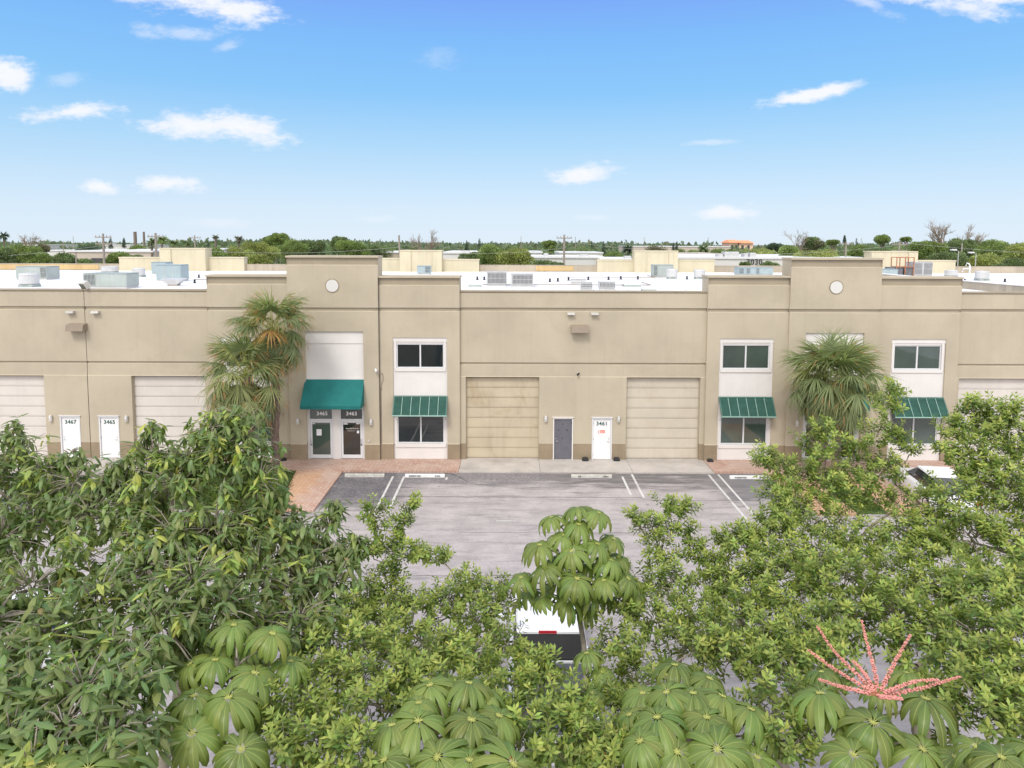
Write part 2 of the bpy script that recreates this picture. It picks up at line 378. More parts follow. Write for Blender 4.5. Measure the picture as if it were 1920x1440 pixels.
sheet('parking_line', rect(-.6, .2, 26.35, 26.42), .006, M['whitepaint'])
rc = random.Random(3)
def crack(pts, wd):
    b = MB(); prev = None
    for i, (x, y) in enumerate(pts):
        ww = wd*rc.uniform(.4, 1.2); cur = ((x, y-ww, .005), (x, y+ww, .005))
        if prev: b.quad(prev[0], cur[0], cur[1], prev[1])
        prev = cur
    tag(b.build('road_crack', M['crack']), kind='structure')
crack([(-5.6+i*.25, 28.95+rc.uniform(-.02, .02)) for i in range(46)], .018)
crack([(5.9+i*.25, 28.6+rc.uniform(-.03, .03)) for i in range(18)], .012)
crack([(-3.2+i*.12, 32.0-.012*i*i+rc.uniform(-.02, .02)) for i in range(11)], .045)
crack([(-2+i*.3, 25.3+rc.uniform(-.03, .03)) for i in range(24)], .01)
crack([(-8+i*.4, 21.9+rc.uniform(-.03, .03)) for i in range(44)], .012)

# ================================================================== WAREHOUSE
W = wthing('warehouse_building', (3.5, 52, 0), 'long beige stucco warehouse block with stepped towers, garage doors and a white flat roof', 'building')
def zone(b, x0, x1, z0, z1, y, ops, depth=.12, m=0):
    xs = sorted(set([x0, x1]+[v for o in ops for v in (o[0], o[1]) if x0 < v < x1]))
    zs = sorted(set([z0, z1]+[v for o in ops for v in (o[2], o[3]) if z0 < v < z1]))
    for i in range(len(xs)-1):
        for j in range(len(zs)-1):
            cx, cz = (xs[i]+xs[i+1])/2, (zs[j]+zs[j+1])/2
            if any(o[0] < cx < o[1] and o[2] < cz < o[3] for o in ops): continue
            b.quad((xs[i], y, zs[j]), (xs[i+1], y, zs[j]), (xs[i+1], y, zs[j+1]), (xs[i], y, zs[j+1]), m)
    for o in ops:
        a0, a1 = max(o[0], x0), min(o[1], x1); c0, c1 = max(o[2], z0), min(o[3], z1)
        if a0 >= a1 or c0 >= c1: continue
        yb = YW+o[4]
        b.quad((a0, y, c0), (a0, y, c1), (a0, yb, c1), (a0, yb, c0), m); b.quad((a1, y, c0), (a1, yb, c0), (a1, yb, c1), (a1, y, c1), m)
        if o[3] <= z1+1e-6: b.quad((a0, y, c1), (a1, y, c1), (a1, yb, c1), (a0, yb, c1), m)
def hstrip(b, x0, x1, y0, z0, y1, z1, m=0, ops=()):
    segs = [(x0, x1)]
    for o in ops:
        if o[2] < (z0+z1)/2 < o[3]:
            ns = []
            for a, c in segs:
                if o[0] > a and o[1] < c: ns += [(a, o[0]), (o[1], c)]
                elif o[0] <= a and o[1] >= c: pass
                elif o[0] <= a < o[1]: ns.append((o[1], c))
                elif a < o[0] <= c: ns.append((a, o[0]))
                else: ns.append((a, c))
            segs = ns
    for a, c in segs: b.quad((a, y0, z0), (c, y0, z0), (c, y1, z1), (a, y1, z1), m)
def section(x0, x1, top, y, ops, kind, depth=1.15):
    b = MB(); yb_ = y-.035
    zone(b, x0, x1, 0, .87, yb_, ops, m=1); hstrip(b, x0, x1, yb_, .87, y, .905, 0, ops)
    if kind == 'main':
        zone(b, x0, x1, .905, 4.235, y-.03, ops); hstrip(b, x0, x1, y-.03, 4.235, y, 4.27, 0, ops)
        hstrip(b, x0, x1, yb_, .87, y-.03, .905, 0, ops)
        zone(b, x0, x1, 4.27, 4.84, y, ops); hstrip(b, x0, x1, y, 4.84, y+.05, 4.865); hstrip(b, x0, x1, y+.05, 4.865, y+.045, 4.96, 2); hstrip(b, x0, x1, y+.045, 4.96, y, 4.96, 2)
        zone(b, x0, x1, 4.96, 7.50, y, ops)
    else:
        zone(b, x0, x1, .905, 7.50, y, ops)
    hstrip(b, x0, x1, y, 7.50, y+.06, 7.535); hstrip(b, x0, x1, y+.06, 7.535, y+.055, 7.69, 2); hstrip(b, x0, x1, y+.055, 7.69, y, 7.69, 2)
    if kind == 'main':
        zone(b, x0, x1, 7.69, 8.43, y, ops); b.box(x0, x1, y-.05, y+.26, 8.47, top, 2)
        hstrip(b, x0, x1, y, 8.43, y+.05, 8.44); hstrip(b, x0, x1, y+.05, 8.44, y+.05, 8.472)
        yt = y+.24
    else:
        zone(b, x0, x1, 7.69, top-.47, y, ops); hstrip(b, x0, x1, y, top-.47, y+.06, top-.43); hstrip(b, x0, x1, y+.06, top-.43, y+.05, top-.09, 2)
        b.box(x0-.03, x1+.03, y-.06, y+depth+.03, top-.09, top, 0)
        yt = y+depth
    # ends, back and top of the wall body
    zt = top-.01
    for xx in (x0, x1): b.quad((xx, y, 0), (xx, yt, 0), (xx, yt, zt), (xx, y, zt))
    for xx in (x0-.002, x1+.002): b.quad((xx, yb_, 0), (xx, y+.1, 0), (xx, y+.1, .88), (xx, yb_, .88), 1)
    b.quad((x0, yt, 0), (x1, yt, 0), (x1, yt, zt), (x0, yt, zt))
    for o in ops:
        if o[0] > x0-.01 and o[1] < x1+.01 and o[2] <= .01: pass
    return b
PER = 24.6
TW = (-8.76, 15.80)
OPS = []
for c in TW:
    for s in (-1, 1):
        a, d = c+s*2.90, c+s*5.57; OPS.append((min(a, d), max(a, d), -.01, 6.21, -.10))
    OPS.append((c-1.39, c+1.47, -.01, 6.52, -.16))
for c in (-21.06, 3.54):
    for s in (-1, 1):
        a, d = c+s*2.17, c+s*5.83; OPS.append((min(a, d), max(a, d), -.01, 4.235, .28))
        a, d = c+s*.47, c+s*1.47; OPS.append((min(a, d), max(a, d), -.01, 2.2, .06))
OPS.append((22.2, 25.9, -.01, 4.235, .28))
def sel(x0, x1): return [o for o in OPS if o[0] > x0-.05 and o[1] < x1+.05]
mats = [M['wall'], M['wallbase'], M['coping']]
secs = [(-27.2, -21.075, 8.55, 34.0, 'main'), (-21.045, -14.93, 8.55, 34.0, 'main'), (-14.93, -10.98, 9.27, 33.82, 'bay'), (-10.98, -6.53, 10.22, 33.72, 'tower'), (-6.53, -2.57, 9.24, 33.82, 'bay'),
        (-2.57, 9.6, 8.54, 34.0, 'main'), (9.6, 13.58, 9.30, 33.82, 'bay'), (13.58, 18.0, 10.19, 33.72, 'tower'), (18.0, 22.0, 9.28, 33.82, 'bay'), (22.0, 30.2, 8.55, 34.0, 'main'), (-44, -27.23, 8.55, 34.0, 'main'), (30.23, 46, 8.55, 34.0, 'main')]
for (x0, x1, top, y, k) in secs:
    section(x0, x1, top, y, sel(x0, x1), k).build({'tower': 'tower_wall', 'bay': 'bay_wall', 'main': 'wall'}[k], mats, W)
# recessed joint backing
b = MB(); b.box(-21.075, -21.045, 34.04, 34.2, 0, 8.5); b.build('expansion_joint', M['seam'], W)
# roof deck, firewall, rear parapet
RZ = 7.9
b = MB(); b.box(-60, 60, 34.27, 71, RZ-.3, RZ); b.build('roof', M['roof'], W)
for k in range(-5, 6):       # welded laps of the membrane
    xx = k*5.4+rc.uniform(-.3, .3); b = MB(); b.box(xx, xx+.05, 34.3, 70.9, RZ, RZ+.006); b.build('roof_seam', M['lampshade'], W)
for (xa, xb, yy) in ((-24, -12, 52.5), (-2, 9.5, 47.3), (4, 12, 58.1), (20.5, 29, 55.2)):
    b = MB(); b.tube([(xa, yy, RZ+.12), (xb, yy, RZ+.12)], .035, 6); b.tube([(xb, yy, RZ+.12), (xb, yy+3.5, RZ+.12)], .035, 6)
    b.build('conduit', M['ventbox'], W)
b = MB(); b.box(-60, 60, 71, 71.3, 0, 8.55); b.box(-60, 60, 71-.02, 71.33, 8.55, 8.6); b.build('rear_parapet', M['parapet'], W)
for (a, c) in ((0, 185), (1005, 1075)):       # orange stained lengths of the rear parapet
    x0, x1 = P(a, 505, 71).x, P(c, 505, 71).x
    b = MB(); b.box(x0, x1, 70.97, 70.985, RZ+.12, 8.5); b.build('stained_parapet_panel', M['rustwall'], W)
b = MB(); b.box(30.2, 30.5, 34.3, 71, RZ, 8.42); b.box(30.15, 30.55, 34.3, 71, 8.42, 8.46, 1); b.build('fire_wall', [M['parapet'], M['roof']], W)
for yy in (46.5, 38.2, 58):
    b = MB(); b.tube([(30.12, yy, RZ), (30.12, yy, 8.6), (30.5, yy, 8.6)], .07, 8); b.build('drain_pipe', M['frame'], W)
# backs of the rear towers
for px0, px1, pt, side in ((223, 300, 484, 0), (300, 385, 467, 1), (385, 457, 484, 0), (716, 750, 486, 0), (750, 828, 471, 1), (828, 898, 488, 0), (1120, 1190, 489, 0), (1190, 1271, 472, 1), (1271, 1340, 489, 0), (1560, 1634, 489, 0), (1634, 1720, 473, 1), (1720, 1792, 490, 0)):
    y = 70.6-.5*side; a = P(px0, pt, y); c = P(px1, pt, y)
    b = MB(); b.box(a.x, c.x, y, 71.6, RZ-.1, a.z); b.box(a.x-.05, c.x+.05, y-.05, 71.7, a.z, a.z+.12)
    if side:
        b.box(a.x-.02, a.x+1.1, y-.12, y, RZ, a.z-.03); b.box(c.x-.9, c.x+.02, y-.12, y, RZ, a.z-.03)
    b.build('rear_tower_wall' if side else 'rear_bay_wall', M['cream'], W)

def window(x0, x1, z0, z1, y, gl, mid=True):
    b = MB(); f = .055
    b.box(x0, x1, y-.05, y+.04, z0, z0+f); b.box(x0, x1, y-.05, y+.04, z1-f, z1)
    b.box(x0, x0+f, y-.048, y+.038, z0+f, z1-f); b.box(x1-f, x1, y-.048, y+.038, z0+f, z1-f)
    if mid: cx = (x0+x1)/2; b.box(cx-.035, cx+.035, y-.046, y+.036, z0+f, z1-f)
    fr = b.build('window', M['frame'], W)
    xs = [(x0+f, (x0+x1)/2-.035), ((x0+x1)/2+.035, x1-f)] if mid else [(x0+f, x1-f)]
    for a, c in xs:
        g = MB(); g.box(a, c, y-.005, y+.015, z0+f, z1-f); g.build('pane', gl, fr)
    return fr
for ti, c in enumerate(TW):
    for s in (-1, 1):
        a, d = sorted((c+s*2.90, c+s*5.57)); y = YW-.10
        b = MB()      # white infill panel with its openings
        wx0, wx1 = a+.16, d-.16
        zone(b, a, d, 0, 6.21, y, [(wx0, wx1, 4.68, 5.90, .05), (wx0, wx1, .88, 3.3, .05)])
        b.box(a+.08, d-.08, y-.05, y+.01, 4.53, 4.68); b.box(a+.08, d-.08, y-.05, y+.01, .70, .88); b.box(a-.0, d+.0, y-.035, y+.01, 6.0, 6.21)
        b.box(a+.05, a+.16, y-.03, y+.01, 4.68, 6.0); b.box(d-.16, d-.05, y-.03, y+.01, 4.68, 6.0)
        b.build('white_panel', M['white'], W)
        gl = M['glass'] if (c < 0 and s > 0) else M['glassgreen']
        window(wx0, wx1, 4.68, 5.90, y+.08, gl); window(wx0, wx1, .88, 3.3, y+.08, gl)
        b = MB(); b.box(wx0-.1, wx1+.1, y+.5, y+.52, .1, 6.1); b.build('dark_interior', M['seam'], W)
        # bahama shutter
        sx0, sx1 = (a+.02, d+.02); zt, zb, out = 3.30, 2.42, .62
        R = Matrix.Translation((0, y-.06, zt)) @ Matrix.Rotation(-math.atan2(out, zt-zb), 4, 'X'); Ls = math.hypot(out, zt-zb)
        b = MB()
        b.box(sx0, sx1, -.02, .03, -.07, 0, 0, R); b.box(sx0, sx1, -.02, .03, -Ls, -Ls+.05, 1, R)
        b.box(sx0, sx0+.06, -.021, .031, -Ls+.05, -.07, 0, R); b.box(sx1-.06, sx1, -.021, .031, -Ls+.05, -.07, 0, R)
        for k in range(1, 6):
            xx = sx0+(sx1-sx0)*k/6; b.box(xx-.014, xx+.014, -.035, -.01, -Ls+.05, -.07, 1, R)
        b.box(sx0+.06, sx1-.06, .022, .028, -Ls+.05, -.07, 0, R)
        sh = b.build('shutter', [M['shut'], M['shutl']], W)
        b = MB()
        for k in range(14):
            zz = -.09-(Ls-.17)*k/14
            b.add([R @ Vector(v) for v in ((sx0+.06, .02, zz), (sx1-.06, .02, zz), (sx1-.06, -.012, zz-.062), (sx0+.06, -.012, zz-.062))], [(0, 1, 2, 3)])
        b.build('louvre', M['shut'], sh)
        for xx in (sx0+.1, sx1-.1):
            b = MB(); b.tube([(xx, y, 2.1), (xx, y-.58, 2.45)], .012, 6); b.build('shutter_arm', M['shutl'], sh)
    # tower panel, entrance, canvas awning
    a, d = c-1.39, c+1.47; y = YW-.16
    b = MB(); zone(b, a, d, 2.72, 6.52, y, []); b.box(a, d, y-.03, y+.01, 5.915, 6.52); b.box(a, d, y-.04, y+.01, 4.12, 4.22)
    b.box(a, a+.07, y-.01, y+.1, 0.1, 2.72); b.box(d-.07, d, y-.01, y+.1, .1, 2.72); b.build('white_panel', M['white'], W)
    b = MB(); n = 10; zt, zb, out = 4.14, 3.0, .95; x0, x1 = a-.06, d+.0
    def ap(k): return (y-.02-out*k/n, zt-(zt-zb)*(k/n)-.035*math.sin(math.pi*k/n))
    for k in range(n):
        (ya, za), (yb2, zb2) = ap(k), ap(k+1)
        b.quad((x0, ya, za), (x1, ya, za), (x1, yb2, zb2), (x0, yb2, zb2))
    yo = y-.02-out
    b.quad((x0, yo, zb), (x1, yo, zb), (x1, yo, zb-.16), (x0, yo, zb-.16))
    b.quad((x0, yo+.006, zb-.16), (x1, yo+.006, zb-.16), (x1, yo+.006, zb), (x0, yo+.006, zb))
    for xx in (x0, x1):
        vs = [(xx, y-.02, zt)]+[(xx, ap(k)[0], ap(k)[1]) for k in range(1, n+1)]+[(xx, yo, zb-.16), (xx, y-.02, zb-.16)]
        b.add(vs, [tuple(range(len(vs)))])
    aw = b.build('awning', M['teal'], W)
    for xa in (x1-.02, x0+.02):
        b = MB(); b.tube([(xa, yo, zb-.1), (xa, y, 3.1)], .015, 6); b.build('awning_arm', M['frame'], aw)
    mid = c+.06
    nums = ('3465', '3463') if ti == 0 else ('3461', '3459')
    for di, (dx0, dx1) in enumerate(((a+.07, mid-.155), (mid+.155, d-.07))):
        gl = M['glassgreen'] if (ti == 0 and di == 0) else M['glass']
        z0 = .11; zt_ = 2.70; zm = 2.07
        b = MB(); f = .06
        b.box(dx0, dx0+f, y-.02, y+.08, z0, zt_); b.box(dx1-f, dx1, y-.02, y+.08, z0, zt_); b.box(dx0+f, dx1-f, y-.018, y+.078, zt_-f, zt_); b.box(dx0+f, dx1-f, y-.018, y+.078, zm-.03, zm+.06)
        fr = b.build('entrance_frame', M['frame'], W)
        b = MB(); b.box(dx0+f, dx1-f, y+.03, y+.045, zm+.06, zt_-f); b.build('transom_pane', gl, fr)
        text_mesh(nums[di], .26, M['txtw'], fr, ((dx0+dx1)/2+(.05 if di == 0 else 0), y+.02, (zm+zt_)/2), 'door_number', .025)
        e0, e1 = dx0+f+.01, dx1-f-.01; g = .095
        b = MB(); b.box(e0, e0+g, y-.0, y+.05, z0+.02, zm-.04); b.box(e1-g, e1, y-.0, y+.05, z0+.02, zm-.04); b.box(e0+g, e1-g, y+.002, y+.048, zm-.04-g, zm-.04); b.box(e0+g, e1-g, y+.002, y+.048, z0+.02, z0+.20)
        dr = b.build('glass_door', M['frame'], W)
        b = MB(); b.box(e0+g, e1-g, y+.02, y+.034, z0+.2, zm-.04-g); b.build('pane', gl, dr)
        hx = e0+.05 if (di == 0) else e1-.05
        b = MB(); b.tube([(hx, y-.01, 1.12), (hx, y-.08, 1.12), (hx, y-.08, .86), (hx, y-.01, .86)], .014, 6); b.box(hx-.03, hx+.03, y-.012, y, .78, .84, 1); b.build('door_handle', [M['chrome'], M['black']], dr)
        yy = y+.014
        if ti == 0 and di == 0:
            for (xa, xb, za, zb_) in ((e0+.30, e0+.55, 1.28, 1.60), (e0+g+.01, e0+g+.14, 1.86, 1.90)):
                b = MB(); b.box(xa, xb, yy, yy+.003, za, zb_); b.build('paper_notice', M['paper'], dr)
        if ti == 0 and di == 1:
            cx_ = (e0+e1)/2
            text_mesh('Moon Bay Products', .072, M['txtw'], dr, (cx_+.02, yy, 1.64), 'door_lettering', .01)
            b = MB()        # two lines of lettering too small to read
            for row, (wd_, zc) in enumerate(((.36, 1.545), (.30, 1.505))):
                xx = cx_-.04-wd_/2
                while xx < cx_-.04+wd_/2: b.box(xx, xx+.012, yy, yy+.003, zc-.012, zc+.012); xx += .018+.012*((int(xx*1000) % 3) == 0)
            b.build('small_lettering', M['lampshade'], dr)
            for (xa, xb, za, zb_) in ((e1-.27, e1-.16, 1.40, 1.53), (e0+g+.02, e0+g+.22, 1.84, 1.91), (e1-g-.20, e1-g-.03, 1.86, 1.92)):
                b = MB(); b.box(xa, xb, yy, yy+.003, za, zb_); b.build('paper_notice', M['paper'], dr)
        if ti == 1 and di == 0:
            b = MB(); b.box(e0+.38, e0+.62, yy, yy+.003, 1.36, 1.46); b.build('open_sign', M['red'], dr)
    b = MB(); b.box(mid-.155, mid+.155, y-.01, y+.08, .10, 2.72); b.build('entrance_pier', M['white'], W)
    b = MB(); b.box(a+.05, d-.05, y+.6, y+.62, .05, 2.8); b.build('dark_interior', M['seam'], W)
    # round medallion
    b = MB(); cz = 8.76; yt = 33.72; ring = []; N = 40
    vs = [(c+.30*math.cos(2*math.pi*k/N), yt-.03, cz+.30*math.sin(2*math.pi*k/N)) for k in range(N)]
    vs2 = [(c+.30*math.cos(2*math.pi*k/N), yt+.02, cz+.30*math.sin(2*math.pi*k/N)) for k in range(N)]
    b.add(vs+vs2, [tuple(range(N))]+[(k, (k+1) % N, N+(k+1) % N, N+k) for k in range(N)]); md = b.build('medallion', M['farwhite'], W)
    b = MB(); r0, r1 = .305, .345  # dark brown ring, the recess shadow round the disc put into colour
    for k in range(N):
        a0, a1 = 2*math.pi*k/N, 2*math.pi*(k+1)/N
        q = lambda r, t_, yy_: (c+r*math.cos(t_), yy_, cz+r*math.sin(t_))
        b.quad(q(r0, a0, yt-.012), q(r0, a1, yt-.012), q(r1, a1, yt-.012), q(r1, a0, yt-.012)); b.quad(q(r1, a0, yt-.012), q(r1, a1, yt-.012), q(r1, a1, yt+.01), q(r1, a0, yt+.01))
    b.build('medallion_shade_ring', M['wallbase'], md)

# garage doors and service doors
def garage(x0, x1, tint='garage'):
    y = YW+.20; b = MB(); n = 8; z0 = .07; H = (4.17-z0)/n
    for k in range(n):
        za = z0+H*k; b.box(x0+.02, x1-.02, y, y+.04, za+.008, za+H-.008, 0)
        b.box(x0+.02, x1-.02, y-.012, y, za+H*.12, za+H*.88, 0)
    b.box(x0, x1, y+.03, y+.06, 0.06, 4.235, 1); b.box(x0+.02, x1-.02, y-.01, y+.04, .06, .078, 1)
    g = b.build('garage_door', [M[tint], M['seam']], W)
    for xa in (x0, x1-.035):
        b = MB(); b.box(xa, xa+.035, y-.06, y+.02, .06, 4.235); b.build('door_track', M['wall'], g)
M['garagewarm'] = mat('warm_garage_paint', (.50, .425, .31), .65, .06, .8, streak=.35, dirt=(.30, .21, .10), dirt_amt=.45)
M['garagepale'] = mat('pale_garage_paint', (.60, .555, .51), .65, .04, .7, streak=.12)
for (x0, x1), tn in zip(((-26.89, -23.23), (-18.89, -15.23), (-2.29, 1.37), (5.71, 9.37), (22.2, 25.9)), ('garagepale', 'garagepale', 'garagewarm', 'garage', 'garagepale')):
    garage(x0, x1, tn)
def service_door(x0, x1, num, hs, grey=False):
    y = YW+.03; mt = M['doorgrey'] if grey else M['doorwhite']
    b = MB(); b.box(x0, x1, y-.09, y+.03, 2.13, 2.2); b.box(x0, x0+.055, y-.085, y+.03, .06, 2.13); b.box(x1-.055, x1, y-.085, y+.03, .06, 2.13); b.box(x0-.04, x1+.04, y-.13, y-.06, 2.2, 2.23)
    b.build('door_frame', M['frame'] if not grey else M['white'], W)
    b = MB(); b.bbox(x0+.06, x1-.06, y-.02, y+.025, .075, 2.125, .004); d = b.build('service_door', mt, W)
    hx = x1-.15 if hs > 0 else x0+.15
    b = MB(); b.tube([(hx, y-.02, 1.0), (hx, y-.08, 1.0), (hx-.1*hs, y-.08, 1.0)], .014, 8); b.tube([(hx, y-.02, 1.12), (hx, y-.035, 1.12)], .028, 10); b.build('door_handle', M['chrome'], d)
    hx = x0+.075 if hs > 0 else x1-.075
    for z in (.3, 1.1, 1.9):
        b = MB(); b.box(hx-.015, hx+.015, y-.03, y-.018, z-.05, z+.05); b.build('hinge', M['chrome'] if not grey else M['black'], d)
    if num: text_mesh(num, .27, M['txt'], d, ((x0+x1)/2, y-.028, 1.88), 'door_number', .02)
    return d
service_door(-22.53, -21.53, '3467', -1); service_door(-20.59, -19.59, '3465', 1)
dg = service_door(2.07, 3.07, None, -1, True)
for (dx, dz, s_) in ((.49, 1.86, .022), (.27, 1.55, .022), (.70, 1.55, .025), (.48, 1.13, .02)):
    b = MB(); b.box(2.07+dx-s_, 2.07+dx+s_, YW, YW+.009, dz-.03, dz+.03); b.build('bolt_plate', M['black'], dg)
dw = service_door(4.01, 5.01, '3461', 1)
b = MB(); b.box(4.27, 4.68, YW-.004, YW+.008, 1.30, 1.60); sg = b.build('warning_sign', M['paper'], dw)
b = MB(); b.box(4.43, 4.66, YW-.008, YW-.004, 1.40, 1.56); 
for k in range(12):
    a0, a1 = math.pi*.5+k*math.pi/12, math.pi*.5+(k+1)*math.pi/12
    q = lambda r, t_: (4.40+r*math.cos(t_), YW-.007, 1.46+r*math.sin(t_)); b.quad(q(.05, a0), q(.05, a1), q(.09, a1), q(.09, a0))
b.build('sign_print', M['orangesign'], sg)
b = MB(); b.box(4.46, 4.63, YW-.012, YW-.008, 1.47, 1.485); b.box(4.47, 4.60, YW-.012, YW-.008, 1.44, 1.452); b.build('sign_print', M['paper'], sg)

# fittings on the wall
def wall_lamp(x, z, y=YW-.03):
    b = MB(); b.bbox(x-.075, x+.075, y-.13, y, z-.15, z+.15, .035); l = b.build('wall_lamp', M['lampshade'], W)
    b = MB(); b.box(x-.04, x+.04, y-.14, y-.125, z-.03, z+.10); b.build('lens', M['frame'], l)
for x, z, y in ((-6.95, 2.03, 33.72), (-10.57, 2.05, 33.72), (1.7, 2.15, YW-.03), (5.33, 2.15, YW-.03), (-22.95, 2.1, YW-.03), (-19.18, 2.1, YW-.03), (14.12, 2.04, 33.72), (17.6, 2.04, 33.72)): wall_lamp(x, z, y)
for x in (-21.7, -20.47, 2.9, 4.07, 26.5, 27.7):
    b = MB(); b.prism([(YW-.22, 7.36), (YW, 7.36), (YW, 7.47), (YW-.19, 7.46)], x-.18, x+.18); l = b.build('strip_light', M['lampshade'], W)
    b = MB(); b.box(x-.16, x+.16, YW-.2, YW-.04, 7.345, 7.358); b.build('lens', M['lampshade'], l)
for x in (-21.38, 3.33, 26.6):
    b = MB(); b.prism([(YW-.42, 6.50), (YW, 6.50), (YW, 6.86), (YW-.36, 6.80)], x-.42, x+.42); b.build('vent_hood', M['ventbox'], W)
# camera with trailing cable near the downpipe joint
b = MB(); b.tube([(-6.62, 33.72, 4.62), (-6.66, 33.60, 4.60)], .03, 8); b.tube([(-6.70, 33.66, 4.66), (-6.62, 33.48, 4.56)], .055, 10); sc1 = b.build('security_camera', M['frame'], W)
b = MB(); b.tube([(-6.55, 33.70, 4.5), (-6.38, 33.79, 4.42), (-6.33, 33.79, 4.15), (-6.42, 33.79, 3.95), (-6.47, 33.79, 3.7)], .012, 5); b.box(-6.50, -6.43, 33.76, 33.8, 3.62, 3.74); b.tube([(-6.465, 33.79, 3.62), (-6.465, 33.79, .1)], .012, 5); b.build('cable', M['ventbox'], W)
b = MB(); b.box(-6.535, -6.515, 33.70, 33.84, .1, 9.2); b.build('expansion_joint', M['seam'], W)
b = MB(); b.tube([(3.30, YW, 4.46), (3.30, YW-.1, 4.42)], .03, 8); b.tube([(3.33, YW-.05, 4.44), (3.24, YW-.2, 4.38)], .045, 8, 1); b.build('security_camera', [M['frame'], M['black']], W)
b = MB(); b.box(14.09, 14.19, 33.68, 33.72, 1.15, 1.32); b.build('outlet_box', M['lampshade'], W)
b = MB(); b.box(-7.13, -7.03, 33.66, 33.72, 1.02, 1.1); b.build('outlet_box', M['lampshade'], W)
b = MB(); b.tube([(-7.26, 33.7, 2.88), (-7.24, 33.55, 2.95)], .04, 8); b.build('security_camera', M['ventbox'], W)

# ------------------------------------------------------------------ things at the foot of the wall
def bait(x, y, label):
    t_ = wthing('bait_station', (x, y, .06), label, 'bait box', 'dark bait boxes along the foot of the wall')
    b = MB(); b.bbox(x-.16, x+.16, y-.11, y+.11, .06, .20, .05); b.build('box_body', M['black'], t_)
    b = MB(); b.bbox(x-.13, x+.13, y-.09, y+.09, .20, .23, .025); b.build('lid', M['black'], t_)
bait(-11.3, 33.55, 'dark bait box on the brick paving left of door 3465')
bait(3.68, 33.8, 'dark bait box at the wall between the grey door and door 3461')
bait(5.24, 33.8, 'dark bait box at the wall right of white door 3461')
bait(9.85, 33.6, 'dark bait box below the beige pier left of the right-hand white panel')

def wheelstop(px0, px1, py, label, m, texts, clip=None):
    a, c = G(px0, py, .06), G(px1, py, .06); y = a.y; L = c.x-a.x
    t_ = wthing('wheel_stop', ((a.x+c.x)/2, y, 0), label, 'wheel stop', 'concrete wheel stops at the head of the parking bays')
    b = MB(); prof = [(y-.09, .0), (y-.075, .115), (y-.045, .13), (y+.045, .13), (y+.09, 0)]
    b.prism(prof, a.x, c.x); b.build('stop_body', m, t_)
    for tx, fr, sz in texts:
        text_mesh(tx, sz, M['txtk'], t_, (a.x+L*fr, y-.089, .062), 'stop_lettering', .02, math.radians(83), 1.15)
wheelstop(647, 721, 891, 'worn unlettered grey wheel stop nearest the paver path', M['stopw'], [])
wheelstop(760, 834, 891.5, 'clean white wheel stop lettered RESERVED 3463', M['stop'], [('RESERVED', .25, .10), ('3463', .82, .10)])
wheelstop(1071, 1147, 892.5, 'flaking white wheel stop in front of door 3461', M['stopw'], [('RE', .2, .10), ('3461', .86, .10)])
wheelstop(1368, 1442, 894.5, 'white wheel stop lettered RESERVED #3461 below the right-hand white panel', M['stop'], [('RESERVED', .27, .10), ('#3461', .82, .10)])

# ================================================================== ROOF EQUIPMENT
def rspot(px, py): return G(px, py, RZ)
def drum(px, py, wpx, hpx, label):
    g = rspot(px, py); s = FPX/g.y*.997; r = wpx/2/s; h = hpx/s
    t_ = wthing('exhaust_fan', g, label, 'exhaust fan', 'white drum exhaust fans on the roof')
    b = MB(); b.box(g.x-r*.8, g.x+r*.8, g.y-r*.8+r, g.y+r*.8+r, RZ, RZ+h*.22); b.build('curb', M['acgrey'], t_)
    b = MB(); y = g.y+r
    b.tube([(g.x, y, RZ+h*.24), (g.x, y, RZ+h*.86), (g.x, y, RZ+h*.88), (g.x, y, RZ+h)], [r, r, r*1.04, r*.92], 24); b.build('drum', M['acwhite'], t_, False)
    b = MB(); b.tube([(g.x, y, RZ+h), (g.x, y, RZ+h*1.04)], [r*.5, r*.3], 16); b.build('motor_cap', M['acwhite'], t_)
drum(44, 539, 33, 26, 'white drum exhaust fan nearest the front parapet at far left of the roof')
drum(198, 512, 28, 12, 'low white drum fan behind the large cabinet unit by the orange parapet')
drum(254, 520, 23, 17, 'small white drum fan between the two left-hand cabinet units')
drum(1262, 524, 21, 19, 'white drum fan beside the grey unit under the cream wall')
drum(1314, 524, 21, 18, 'white drum fan just left of the right-hand stepped parapet')
drum(1849, 527, 24, 18, 'white drum fan alone beyond the fire wall')
drum(1790, 520, 22, 13, 'white drum fan behind the right-hand bay parapet')

